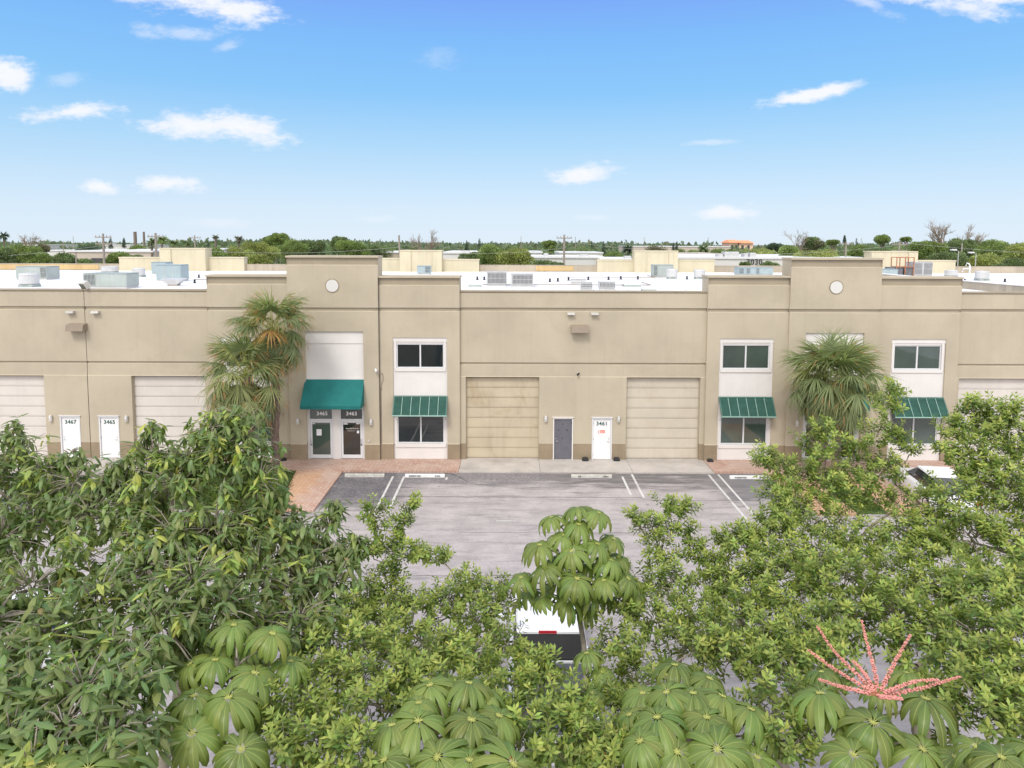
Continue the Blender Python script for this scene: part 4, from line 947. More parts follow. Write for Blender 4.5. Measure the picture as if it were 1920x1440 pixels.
def tree(kind, base, lobes, label, cat='tree', tint=1.0, young=.1, dens=1.0, trunk_r=.13, name='broadleaf_tree', fork=None):
    base = Vector(base); cs = [P(px, py, Y) for px, py, Y, r in lobes]; rs = [l[3] for l in lobes]
    t_ = wthing(name, base, label, cat)
    b = MB()
    cen = sum(cs, Vector())/len(cs); lowest = min(c.z for c in cs)
    fk = fork or Vector((base.x*.6+cen.x*.4, base.y*.6+cen.y*.4, max(1.6, lowest*.55)))
    limb(b, base, fk, trunk_r, trunk_r*.8, 8, .1, 0)
    # limbs branch hierarchically: each lobe hangs from the nearest already grown joint that lies lower
    joints = [(fk, trunk_r*.75)]; order = sorted(range(len(cs)), key=lambda i: (cs[i]-fk).length)
    lf = LF()
    for i in order:
        c = cs[i]; r = rs[i]
        best = min(joints, key=lambda j: (j[0]-c).length+max(0, j[0].z-c.z)*3)
        r0 = min(best[1], .02+.035*math.sqrt(r)+.015*(best[0]-c).length)
        pts = limb(b, best[0], c+Vector((0, 0, -.15*r)), r0, max(.014, r0*.45), 6, .10, .08)
        joints += [(pts[len(pts)//2], r0*.7), (pts[-1], r0*.5)]
        if kind == 'long':
            n = int(88*dens*r*r)+6; p, d = lobe_tips(c, r, n)
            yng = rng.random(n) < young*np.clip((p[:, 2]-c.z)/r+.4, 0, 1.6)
            for q in range(n):
                b.tube([tuple(c+(Vector(p[q])-c)*.25), tuple(c+(Vector(p[q])-c)*.65+Vector((0, 0, .06*r))), tuple(p[q])], [.014, .009, .005], 3, cap=False)
            m = 11; N = n*m; idx = np.repeat(np.arange(n), m)
            az = rng.uniform(0, 2*np.pi, N); el_ = rng.uniform(-1.05, .4, N)
            dd = np.stack([np.cos(az)*np.cos(el_), np.sin(az)*np.cos(el_), np.sin(el_)], 1)+d[idx]*.25
            off = rng.uniform(0, .22, N)[:, None]*np.array([0, 0, -1])+rng.normal(0, .03, (N, 3))
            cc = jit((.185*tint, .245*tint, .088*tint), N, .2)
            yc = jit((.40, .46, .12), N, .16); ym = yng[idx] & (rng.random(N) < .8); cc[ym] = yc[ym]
            rr_ = (rng.random(N) < .004); cc[rr_] = (.34, .24, .10)
            L = rng.uniform(.11, .30, N)**1
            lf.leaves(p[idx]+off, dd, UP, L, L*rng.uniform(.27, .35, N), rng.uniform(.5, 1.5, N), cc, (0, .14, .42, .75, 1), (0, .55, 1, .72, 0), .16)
        elif kind == 'small':
            n = int(165*dens*r*r)+8; p, d = lobe_tips(c, r, n)
            tw = unit_(d+np.array([0, 0, .9])+rng.normal(0, .3, (n, 3))); TL = rng.uniform(.14, .30, n)
            for q in range(0, n, 2):
                b.tube([tuple(c+(Vector(p[q])-c)*.3), tuple(Vector(p[q])+Vector(tw[q])*TL[q]*.8)], [.009, .004], 3, cap=False)
            m = 18; N = n*m; idx = np.repeat(np.arange(n), m); k = np.tile(np.arange(m), n)
            f = (k+rng.random(N)*.6)/m; az = k*2.4+rng.uniform(0, .6, N)+idx
            a1 = unit_(np.cross(tw, UP+.01)); a2 = np.cross(tw, a1)
            rad = a1[idx]*np.cos(az)[:, None]+a2[idx]*np.sin(az)[:, None]
            up_ = .15+.9*f**2
            dd = rad+tw[idx]*up_[:, None]+rng.normal(0, .18, (N, 3))
            pos = p[idx]+tw[idx]*(TL[idx]*f)[:, None]
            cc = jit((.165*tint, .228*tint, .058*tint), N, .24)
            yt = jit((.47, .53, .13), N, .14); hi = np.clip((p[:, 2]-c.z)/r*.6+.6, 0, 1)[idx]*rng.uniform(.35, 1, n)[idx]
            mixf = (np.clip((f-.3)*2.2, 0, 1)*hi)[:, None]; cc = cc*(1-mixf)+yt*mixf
            L = rng.uniform(.09, .145, N)*(1-.3*(f > .88))
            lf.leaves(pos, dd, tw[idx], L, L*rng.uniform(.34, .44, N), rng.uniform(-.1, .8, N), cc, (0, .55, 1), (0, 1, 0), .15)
    b.build('trunk', M['bark'], t_, True)
    lf.build('crown', M['leafv'] if kind == 'long' else M['leaf'], t_)
    return t_

# --- long-leaved trees on the left
tree('long', (-6.3, 11.5, 0), [(430, 850, 12.5, .85), (395, 800, 12.5, .45), (440, 775, 12.6, .28), (330, 910, 12, .8), (275, 850, 12.6, .5), (285, 800, 12.7, .22), (345, 860, 12.3, .5), (485, 900, 12.2, .55), (480, 990, 12, .8), (400, 990, 11.4, .8), (520, 960, 12.2, .45), (545, 1010, 12, .5), (330, 1000, 11.2, .7), (455, 830, 12.5, .5)],
     'tallest long-leaved tree at left, its yellow-green top in front of the palms', young=.30, dens=1.1)
tree('long', (-3.9, 12, 0), [(615, 985, 12.6, .38), (632, 945, 12.7, .16), (590, 1040, 12, .5), (650, 1035, 12.2, .35), (672, 1010, 12.2, .14), (560, 1085, 11.4, .65), (480, 1080, 11, .7), (560, 1160, 10.6, .6), (480, 1160, 10.2, .6), (630, 1090, 11.4, .4)],
     'drooping long-leaved tree reaching over the asphalt beside the paver path', young=.12, dens=1.1)
tree('long', (-10.8, 12, 0), [(40, 850, 12.8, .55), (25, 800, 12.9, .22), (75, 880, 12.4, .45), (60, 960, 12, .75), (140, 900, 12.3, .55), (130, 850, 12.5, .2), (210, 900, 12.2, .5), (170, 960, 11.7, .65), (-20, 900, 12.2, .7), (245, 950, 11.8, .6), (0, 1010, 11.2, .7), (240, 880, 12.3, .35)],
     'long-leaved tree at the left edge in front of doors 3467 and 3465', young=.12, dens=1.0)
tree('long', (-6.3, 8.7, 0), [(150, 1040, 10.6, .45), (60, 1100, 9.9, .65), (180, 1130, 9.4, .6), (270, 1060, 10.4, .65), (360, 1090, 10, .7), (300, 1170, 9, .65), (410, 1140, 9.6, .6), (90, 1190, 8.8, .6), (-10, 1160, 9, .6), (210, 1220, 8.5, .5), (350, 1190, 9.5, .4), (250, 1000, 11, .4)],
     'long-leaved tree with bare grey limbs in the middle of the left foliage', young=.16, tint=1.0)
tree('long', (-4.9, 6.3, 0), [(60, 1290, 7.6, .55), (160, 1290, 7.4, .55), (235, 1290, 7.5, .42), (0, 1230, 8.1, .5), (255, 1235, 8.2, .36), (120, 1360, 6.8, .5), (20, 1380, 6.8, .5), (210, 1370, 6.9, .45), (265, 1360, 7.2, .25), (-40, 1320, 7.2, .5), (60, 1450, 6.2, .5), (180, 1450, 6.3, .45)],
     'dull green long-leaved tree filling the lower left corner', young=.08, tint=1.05)

# --- small-leaved trees
tree('small', (-1.2, 11, 0), [(730, 1110, 12.3, .5), (690, 1130, 12.2, .45), (770, 1180, 11.6, .65), (660, 1190, 11.3, .6), (870, 1110, 12.6, .42), (840, 1150, 12.2, .5), (910, 1160, 12, .42), (870, 1220, 11.2, .6), (955, 1215, 11, .32), (775, 950, 12.7, .13), (755, 985, 12.7, .15), (745, 1020, 12.6, .17), (700, 962, 12.5, .15), (712, 990, 12.5, .18), (775, 1035, 12.6, .14), (700, 1040, 12.4, .16), (795, 1040, 12.6, .12), (735, 1050, 12.4, .2), (925, 1108, 12.6, .25), (968, 1120, 12.8, .2), (830, 1050, 12.9, .09)],
     'small-leaved tree below centre, thin shoots rising over the asphalt', young=.3)
tree('small', (-1.0, 8.6, 0), [(620, 1230, 10.2, .5), (700, 1240, 10, .6), (790, 1260, 9.8, .55), (600, 1300, 9.3, .5), (690, 1310, 9.1, .5), (880, 1270, 9.9, .5), (950, 1290, 9.6, .45), (1000, 1270, 10, .32), (1035, 1250, 10.2, .22), (550, 1370, 8.2, .48), (620, 1380, 8.1, .45), (540, 1430, 7.6, .4), (650, 1430, 7.6, .4), (990, 1350, 8.9, .4), (1060, 1320, 9.2, .35), (1040, 1400, 8.3, .4), (860, 1330, 9, .5), (770, 1320, 9.2, .4), (960, 1420, 8, .4), (1110, 1400, 8.2, .3)],
     'bright small-leaved bush between the two lower left umbrella trees')
tree('small', (3.2, 12.5, 0), [(1250, 950, 14.2, .16), (1235, 985, 14.1, .24), (1205, 990, 14, .2), (1285, 960, 14.2, .18), (1280, 1000, 14, .26), (1240, 1040, 13.8, .38), (1190, 975, 14.2, .12), (1300, 1040, 13.8, .25), (1330, 1060, 13.6, .28), (1355, 1015, 13.8, .14), (1200, 1090, 13, .35), (1350, 1100, 13, .35), (1265, 1100, 13, .4), (1230, 1160, 12, .5), (1300, 1150, 12.4, .45), (1180, 1150, 12, .3)],
     'open airy small-leaved tree right of centre with shoots against the asphalt')
tree('small', (5.2, 12.3, 0), [(1400, 1040, 13.3, .5), (1390, 1000, 13.4, .2), (1440, 1010, 13.4, .45), (1460, 980, 13.5, .3), (1380, 1110, 12.6, .6), (1460, 1090, 12.5, .7), (1530, 1060, 12.8, .6), (1400, 1180, 11.6, .6), (1490, 1160, 11.6, .6), (1330, 1200, 11.4, .45), (1420, 1250, 10.6, .5), (1500, 1230, 10.6, .5)],
     'dense small-leaved tree right of the open asphalt', dens=1.1)
tree('small', (8.6, 13, 0), [(1550, 840, 15, .5), (1545, 805, 15.1, .2), (1450, 870, 15.2, .35), (1490, 900, 15, .5), (1430, 865, 15.4, .18), (1605, 870, 14.8, .5), (1640, 825, 14.7, .3), (1670, 770, 14.6, .28), (1675, 735, 14.6, .18), (1655, 880, 14.5, .38), (1550, 920, 14.6, .6), (1460, 930, 14.6, .4), (1620, 920, 14.4, .4), (1520, 985, 13.8, .55), (1590, 1010, 13.6, .65), (1480, 955, 14.2, .4), (1690, 945, 14.2, .34), (1705, 850, 14.6, .16), (1745, 925, 14.2, .2), (1680, 820, 14.6, .2)],
     'tall small-leaved tree at right hiding the second entrance', dens=.95, young=.3)
tree('small', (10.7, 12.2, 0), [(1830, 790, 14, .35), (1795, 810, 14, .3), (1870, 800, 13.9, .4), (1905, 780, 14, .4), (1850, 850, 13.7, .5), (1930, 850, 13.6, .6), (1815, 885, 13.6, .28), (1870, 910, 13.3, .6), (1800, 950, 13.1, .5), (1740, 990, 13.2, .42), (1930, 950, 13, .6), (1830, 1010, 12.6, .6), (1750, 1040, 12.6, .5), (1910, 1030, 12.3, .6), (1690, 1010, 13, .45), (1830, 765, 14.1, .18), (1775, 850, 13.8, .2)],
     'tall small-leaved tree at the right edge in front of the far garage door', dens=1.15, young=.3)
tree('small', (6.9, 9.8, 0), [(1580, 1100, 11.6, .6), (1660, 1090, 11.8, .6), (1590, 1170, 10.8, .55), (1680, 1160, 10.8, .6), (1740, 1120, 11.2, .5), (1540, 1190, 10.6, .4), (1760, 1190, 10.3, .55), (1480, 1260, 9.9, .45), (1560, 1240, 10, .4), (1720, 1240, 9.9, .5), (1800, 1100, 11.2, .45)],
     'leafy small-leaved tree with a forked grey trunk behind the pink flower spikes', dens=1.05)
tree('small', (7.4, 8.2, 0), [(1850, 1120, 10.5, .55), (1920, 1110, 10.4, .55), (1840, 1190, 9.6, .5), (1910, 1200, 9.5, .5), (1800, 1260, 9, .4), (1860, 1260, 8.9, .45), (1930, 1290, 8.6, .45), (1840, 1320, 8.4, .4), (1900, 1360, 8, .4), (1780, 1330, 8.5, .3)],
     'small-leaved tree filling the lower right edge', tint=.95)
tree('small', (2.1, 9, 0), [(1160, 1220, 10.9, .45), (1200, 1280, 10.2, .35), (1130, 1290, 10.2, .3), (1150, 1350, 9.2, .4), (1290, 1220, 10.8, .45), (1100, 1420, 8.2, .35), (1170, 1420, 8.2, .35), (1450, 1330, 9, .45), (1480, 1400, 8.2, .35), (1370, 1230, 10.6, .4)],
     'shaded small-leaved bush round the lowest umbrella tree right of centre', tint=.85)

# --- umbrella trees
def umbrella_tree(base, heads, label, flower=None, seed=0):
    r_ = random.Random(seed); base = Vector(base)
    t_ = wthing('umbrella_tree', base, label, 'umbrella tree', 'umbrella trees in the foreground')
    b = MB(); lf = LF(); cs = [P(px, py, Y) for px, py, Y, R in heads]
    cen = sum(cs, Vector())/len(cs); node = Vector((cen.x, cen.y+.25, min(c.z for c in cs)-.25))
    limb(b, base, node, .075, .045, 8, .12, 0)
    top = Vector((cen.x, cen.y+.2, max(c.z for c in cs)-.25)); limb(b, node, top, .045, .03, 8, .05, 0)
    for c, (px, py, Y, R) in zip(cs, heads):
        st = node.lerp(top, max(0, min(1, (c.z-.35-node.z)/max(.1, top.z-node.z))))
        limb(b, st, c, .016, .010, 6, .03, .12)
        m = r_.randint(13, 16); az0 = r_.uniform(0, 6.28)
        tilt = Vector((c.x-cen.x, c.y-cen.y, 0))*.35+Vector((r_.uniform(-.22, .22), r_.uniform(-.25, .15), 1)); tilt.normalize()
        q = Vector((0, 0, 1)).rotation_difference(tilt)
        az = az0+np.arange(m)*2*np.pi/m+rng.normal(0, .06, m)
        pet = R*.17
        el_ = rng.uniform(.12, .30, m)
        dl = np.array([tuple(q @ Vector((math.cos(a)*math.cos(e), math.sin(a)*math.cos(e), math.sin(e)))) for a, e in zip(az, el_)])
        up = np.tile(np.array(tuple(tilt)), (m, 1))
        base_ = np.tile(np.array(tuple(c)), (m, 1))+dl*pet
        for k in range(m): b.tube([tuple(c), tuple(base_[k])], [.006, .005], 4, 1, cap=False)
        L = R*rng.uniform(1.35, 2.0, m)*r_.uniform(.9, 1.1); Wd = R*rng.uniform(.34, .41, m)
        lf.leaves(base_-dl*.01, dl, up, L, Wd, rng.uniform(1.75, 2.3, m), jit((.185, .25, .06), m, .10, .05)*r_.uniform(.82, 1.15), (0, .1, .25, .45, .65, .85, 1), (0, .45, .85, 1.0, .98, .7, 0), .20)
        b.tube([tuple(c+tilt*-.01), tuple(c+tilt*.02)], [.02, .012], 6, 1)
    b.build('trunk', [M['bark'], M['petiole']], t_, True)
    lf.build('crown', M['leafu'], t_)
    if flower:
        c = P(*flower[0])
        for (px, py, dy) in flower[1]:
            e = P(px, py, c.y+dy); bd_ = Vector((r_.uniform(-.03, .03), r_.uniform(-.04, .02), r_.uniform(-.02, .05))); bd2 = Vector((r_.uniform(-.015, .015), 0, r_.uniform(-.012, .012))); fb = MB(); fb.tube([c, c.lerp(e, .15)], [.012, .010], 5)
            pts = []; K = 26
            for k in range(K+1):
                s = .12+.88*k/K; v = c.lerp(e, s); v += bd_*math.sin(s*math.pi)+bd2*math.sin(s*2*math.pi); pts.append(v)
            fb.tube(pts, .008, 5)
            for k, v in enumerate(pts):
                for j in range(7):
                    if r_.random() < .15: continue
                    a = j*.9+k*.7; dr = (e-c).normalized(); u = dr.cross(Vector((0, .3, 1))).normalized(); w_ = dr.cross(u)
                    o_ = v+(u*math.cos(a)+w_*math.sin(a))*.019*(1-.45*k/K)*r_.uniform(.6, 1.3)+dr*r_.uniform(-.014, .014); rr = .0145*(1-.3*k/K)*r_.uniform(.7, 1.25)
                    fb.add([o_+Vector(q_)*rr for q_ in ((1, 0, 0), (-1, 0, 0), (0, 1, 0), (0, -1, 0), (0, 0, 1), (0, 0, -1))], [(0, 2, 4), (2, 1, 4), (1, 3, 4), (3, 0, 4), (2, 0, 5), (1, 2, 5), (3, 1, 5), (0, 3, 5)], 1)
            fb.build('flower_spike', [M['rust'], M['pinkflower']], t_)
    return t_
M['petiole'] = mat('yellow_green_petiole', (.34, .36, .10), .5, .1, 5)
M['pinkflower'] = mat('pink_flower_buds', (.62, .27, .24), .7, .25, 30)
umbrella_tree((-3.3, 9.2, 0), [(438, 1172, 8.9, .27), (510, 1188, 8.7, .29), (403, 1238, 8.5, .26), (357, 1245, 8.6, .25), (478, 1262, 8.3, .31), (545, 1240, 8.8, .24), (363, 1305, 8.0, .29), (428, 1308, 7.9, .32), (360, 1375, 7.5, .29), (452, 1405, 7.3, .30), (320, 1340, 7.9, .25), (500, 1330, 8.3, .27), (420, 1210, 9.1, .2), (460, 1215, 9.0, .2)],
     'umbrella tree with glossy drooping leaf whorls, lower left of the picture', seed=1)
umbrella_tree((-.7, 7.8, 0), [(806, 1285, 8.4, .28), (879, 1281, 8.4, .28), (785, 1318, 8.1, .25), (784, 1352, 7.8, .33), (884, 1350, 7.8, .32), (936, 1342, 8.0, .29), (735, 1360, 7.8, .28), (962, 1432, 7.2, .32), (820, 1420, 7.3, .3), (880, 1425, 7.3, .28), (720, 1425, 7.4, .28), (915, 1300, 8.4, .22)],
     'umbrella tree low in the middle, cut by the bottom edge', seed=2)
umbrella_tree((1.75, 11.2, 0), [(1084, 952, 12.6, .29), (1034, 970, 12.5, .27), (1123, 962, 12.4, .27), (1085, 983, 12.3, .27), (1058, 1004, 12.2, .26), (1012, 1022, 12.1, .28), (1072, 1033, 11.9, .30), (1120, 1020, 12.1, .26), (1145, 1050, 12.0, .27), (1022, 1065, 11.8, .28), (977, 1083, 11.9, .24), (1082, 1085, 11.6, .31), (1132, 1088, 11.7, .26), (1178, 1085, 11.9, .28), (1150, 1010, 12.4, .24), (1015, 1120, 11.9, .24), (1065, 1125, 11.9, .26), (1110, 1115, 11.9, .24), (1160, 1045, 12.3, .25), (1050, 1045, 12.4, .27), (1100, 1055, 12.3, .27), (1045, 1095, 12.3, .27), (1100, 1140, 12.2, .25), (990, 1110, 12.2, .23), (1140, 1120, 12.3, .25), (1190, 1110, 12.2, .22), (1165, 1075, 12.3, .25)],
     'tall umbrella tree with a bare pale trunk in front of the white pickup', seed=3)
umbrella_tree((2.3, 8.0, 0), [(1265, 1247, 9.2, .29), (1330, 1272, 9.0, .27), (1310, 1262, 9.4, .22), (1250, 1298, 8.6, .29), (1300, 1300, 8.6, .29), (1354, 1305, 8.6, .29), (1232, 1345, 8.1, .33), (1325, 1345, 8.2, .29), (1408, 1330, 8.4, .31), (1205, 1300, 8.8, .25), (1200, 1390, 7.8, .29), (1345, 1405, 7.6, .33), (1270, 1410, 7.7, .29), (1440, 1370, 8.3, .26), (1420, 1420, 7.9, .26), (1180, 1340, 8.5, .24)],
     'broad umbrella tree in the lower right middle, fullest of them all', seed=4)
umbrella_tree((4.6, 7.6, 0), [(1538, 1300, 8.3, .33), (1637, 1355, 7.8, .36), (1735, 1310, 8.2, .34), (1700, 1262, 8.8, .24), (1570, 1335, 8.2, .26), (1600, 1415, 7.5, .30), (1730, 1405, 7.6, .28), (1790, 1420, 7.6, .22), (1540, 1260, 8.8, .2), (1650, 1290, 8.4, .22)],
     'umbrella tree crowned with pink flower spikes at lower right', seed=5, flower=((1645, 1305, 7.7), [(1533, 1176, .25), (1516, 1219, .1), (1616, 1166, .3), (1600, 1240, .15), (1706, 1192, .15), (1798, 1269, -.05), (1537, 1274, -.15), (1690, 1310, -.25), (1760, 1275, -.15)]))
umbrella_tree((-3.9, 5.4, 0), [(207, 1404, 6.4, .30), (95, 1440, 6.1, .31), (165, 1442, 6.0, .31), (10, 1445, 6.1, .29), (-30, 1400, 6.5, .3)],
     'umbrella tree just entering at the bottom left corner', seed=6)
umbrella_tree((6.0, 5.7, 0), [(1878, 1420, 7.0, .25), (1830, 1400, 7.2, .22), (1930, 1400, 7.2, .25), (1910, 1450, 6.8, .25)],
     'umbrella tree just entering at the bottom right corner', seed=7)
umbrella_tree((1.1, 8.6, 0), [(1085, 1345, 9.0, .24), (1100, 1225, 10.2, .22), (1130, 1260, 10.0, .2), (1070, 1405, 8.6, .25), (1110, 1300, 9.6, .2)],
     'small shaded umbrella tree low beside the bare pale trunk', seed=8)

# --- cabbage palms
def palm(base, crown, R, label, brown=.0, seed=0, nl=44):
    r_ = random.Random(seed); g_ = np.random.default_rng(seed); base = Vector(base); c = Vector(crown)
    t_ = wthing('fan_palm', base, label, 'palm tree', 'fan palms in front of the warehouse')
    b = MB(); n = 26; pts = [base.lerp(c, i/n)+Vector((.05*math.sin(i*.4+seed), 0, 0)) for i in range(n+1)]
    b.tube(pts, [.19+.05*(i < 2)+.012*math.sin(i*2.3)+(.08 if i > n-4 else 0) for i in range(n+1)], 12, cap=False)
    b.build('trunk', M['palmbark'], t_, True)
    b = MB()
    lf = LF()
    for k in range(nl):
        u = (k+.5)/nl; el_ = math.radians(80-135*u+r_.uniform(-8, 8)); az = k*2.39996+r_.uniform(-.25, .25)
        d = Vector((math.cos(az)*math.cos(el_), math.sin(az)*math.cos(el_), math.sin(el_)))
        pl = R*r_.uniform(.36, .62)
        h = c+d*pl+Vector((0, 0, -.12*R*(1-math.sin(max(el_, -1))))); mid = c+d*pl*.55
        b.tube([c, mid, h], [.018, .014, .010], 4, cap=False)
        ax = (h-mid).normalized(); side = ax.cross(Vector((0, 0, 1)))
        side = side.normalized() if side.length > .05 else Vector((1, 0, 0)); up = side.cross(ax).normalized()
        m = 34; a = np.linspace(-1.95, 1.95, m)+g_.normal(0, .02, m)
        A = np.array(tuple(ax)); S = np.array(tuple(side)); U_ = np.array(tuple(up))
        dd = np.cos(a)[:, None]*A+np.sin(a)[:, None]*S+(.12+.25*np.abs(np.sin(a)))[:, None]*U_*-.4+g_.normal(0, .03, (m, 3))
        L = R*(.40+.16*np.cos(a*.8))*g_.uniform(.88, 1.1, m)
        age = max(0, u-.45)*1.8
        col = np.array((.21, .255, .125))*(1+g_.normal(0, .14, (m, 1)))
        if r_.random() < brown*age*1.6: col = np.array((.36, .21, .07))*(1+g_.normal(0, .2, (m, 1)))
        elif r_.random() < .25: col = np.array((.29, .31, .14))*(1+g_.normal(0, .15, (m, 1)))
        B = np.tile(np.array(tuple(h)), (m, 1))
        lf.leaves(B, dd, U_, L, .058, g_.uniform(.45, 1.35, m)*(1+.3*u), np.clip(col, .02, .6), (0, .25, .6, 1), (0, 1, .8, 0), .2)
        tips = g_.random(m) < brown*2.2
        if tips.any():
            dt = unit_(dd[tips]); pe = B[tips]+dt*(L[tips]*.62)[:, None]+np.array([0, 0, -.14])*L[tips][:, None]
            lf.leaves(pe, dt+np.array([0, 0, -.9]), U_, L[tips]*.42, .03, .6, np.array((.42, .22, .10)), (0, .4, 1), (0, 1, 0), .1)
    b.build('petiole', M['petiole'], t_)
    lf.build('crown', M['leaf'], t_)
    return t_
pc1 = P(512, 618, 31.6); palm((pc1.x+.02, 31.6, .05), pc1, 2.2, 'taller fan palm with orange-tipped fronds left of the canvas awning', .16, 21)
pc2 = P(460, 705, 30.2); palm((P(480, 905, 30.2).x, 30.2, .05), pc2, 2.35, 'shorter green fan palm, front one of the left pair', .10, 22)
pc3 = P(1548, 712, 31.0); palm((P(1540, 880, 31.0).x, 31.0, .05), pc3, 2.4, 'fan palm in front of the second entrance, left trunk of the pair', .0, 23)
pc4 = P(1577, 716, 30.6); palm((P(1564, 880, 30.6).x, 30.6, .05), pc4, 2.5, 'fan palm in front of the second entrance, right trunk of the pair', .08, 24)
# grass on the islands
lf = LF(); N = 9000
x = rng.uniform(-15, -9.4, N); y = rng.uniform(27.4, 31.95, N); k = x < -9.3-.18*(y-27.3)*1.0; x, y = x[k], y[k]
lf.leaves(np.c_[x, y, np.full(len(x), .09)], rdir(len(x), 1.2), np.array([1., 0, 0]), rng.uniform(.08, .22, len(x)), .03, .8, jit((.09, .14, .04), len(x), .25), fold=.1)
N = 3000; x = rng.uniform(13.95, 15.15, N); y = rng.uniform(27.2, 32, N)
lf.leaves(np.c_[x, y, np.full(N, .09)], rdir(N, 1.2), np.array([1., 0, 0]), rng.uniform(.08, .22, N), .03, .8, jit((.09, .14, .04), N, .25), fold=.1)
tag(lf.build('ground_cover', M['leaf']), 'short green ground cover round the feet of the fan palms', 'grass', kind='stuff')

# --- trees beyond the warehouse
def far_tree(px, pt, Y, wpx, label, kind='round', col=(.075, .11, .035), h=None, group='trees beyond the warehouse', name='distant_tree'):
    top = P(px, pt, Y); Rx = wpx/2*Y/FPX
    t_ = wthing(name, (top.x, Y, 0), label, 'tree', group); b = MB(); lf = LF()
    s = max(.22, Y/FPX*2.0)
    if kind in ('round', 'pine'):
        cr = []; H = (h or min(top.z*.9, Rx*1.8)); nl_ = 13 if kind == 'round' else 5; Rx *= 1.15 if kind == 'round' else 1
        for k in range(nl_):
            a = random.uniform(0, 6.28); q = random.uniform(.15, .8); rr = Rx*random.uniform(.32, .5)
            zc = top.z-rr*.8-(H*random.uniform(0, .75) if kind == 'round' else Rx*.3*random.random())*(.3+.7*q)
            cr.append((Vector((top.x+math.cos(a)*q*Rx, Y+math.sin(a)*q*Rx*.6, zc)), rr))
        cr.append((Vector((top.x, Y, top.z-Rx*.4)), Rx*.42))
        b.tube([(top.x, Y, 0), (top.x, Y, top.z-Rx*.6)], [.03*Rx+.15, .1], 7)
        for c, rr in cr:
            b.tube([(top.x, Y, top.z-min(H, top.z*.8)), tuple(c)], [.1, .05], 4, cap=False)
            n = int(min(900, 5.5*rr*rr*12/(s*s*2)))+60; d = rdir(n, .2); p = np.array(c)+d*(rr*rng.uniform(.15, 1, n)**.4)[:, None]*np.array([1, 1, .8])
            clump = 1+.28*np.sin(p[:, :1]*1.7/max(rr, .5)*2+c.x)*np.cos(p[:, 2:3]*2.1/max(rr, .5)*2+c.z)
            lf.leaves(p, d+rng.normal(0, .7, (n, 3)), rdir(n), s*rng.uniform(.6, 1.4, n), s*.75, .5, jit(col, n, .22)*clump*(.85+.3*rng.random()), fold=.2)
    elif kind == 'cone':
        hh = h or Rx*5; b.tube([(top.x, Y, 0), (top.x, Y, top.z)], [.25, .05], 6); n = 700
        u = rng.random(n)**.6; az = rng.uniform(0, 6.28, n); rad = Rx*u*rng.uniform(.3, 1, n); p = np.stack([top.x+np.cos(az)*rad, Y+np.sin(az)*rad, top.z-hh*u], 1)
        lf.leaves(p, np.stack([np.cos(az), np.sin(az), -.2+0*az], 1), UP, s*1.1, s*.5, .3, jit(col, n, .2), fold=.2)
    elif kind == 'palm':
        b.tube([(top.x, Y, 0), (top.x, Y, top.z-Rx*.6)], [.28, .2], 7); n = 26
        c = np.array([top.x, Y, top.z-Rx*.55]); az = rng.uniform(0, 6.28, n); el_ = rng.uniform(-.5, 1.2, n)
        dd = np.stack([np.cos(az)*np.cos(el_), np.sin(az)*np.cos(el_), np.sin(el_)], 1)
        for j in range(5): lf.leaves(np.tile(c, (n, 1)), dd+rng.normal(0, .12, (n, 3)), UP, Rx*rng.uniform(.7, 1.05, n), Rx*.16, rng.uniform(.7, 1.6, n), jit(col, n, .2), (0, .3, .7, 1), (0, 1, .8, 0), .3)
    elif kind == 'bare':
        def br(p, d, L, r, k):
            e = p+d*L; b.tube([tuple(p), tuple(e)], [r, r*.6], 4, cap=False)
            if k == 0: return
            for j in range(4 if k > 1 else 5):
                nd = (d+Vector((random.gauss(0, .5), random.gauss(0, .4), random.gauss(.1, .3)))).normalized(); br(p+d*L*random.uniform(.4, 1), nd, L*random.uniform(.45, .75), r*.55, k-1)
        H = top.z; b.tube([(top.x, Y, 0), (top.x, Y, H*.55)], [.3, .22], 6)
        for k in range(5): br(Vector((top.x, Y, H*.5)), Vector((random.uniform(-.6, .6), 0, 1)).normalized(), (H*.5)*.55, .13, 3)
        n = 260; p = np.array([[top.x, Y, H*.55]])+rng.normal(0, 1, (n, 3))*np.array([Rx*.5, Rx*.4, H*.12]); lf.leaves(p, rdir(n), rdir(n), s*.7, s*.4, .3, jit(col, n, .2))
    b.build('trunk', M['barkd'] if kind != 'bare' else M['ventbox'], t_)
    lf.build('crown', M['leaf'], t_)
L1 = (.21, .27, .10); L2 = (.17, .22, .11); L3 = (.29, .32, .12); DK = (.09, .13, .09); BR = (.18, .17, .12)
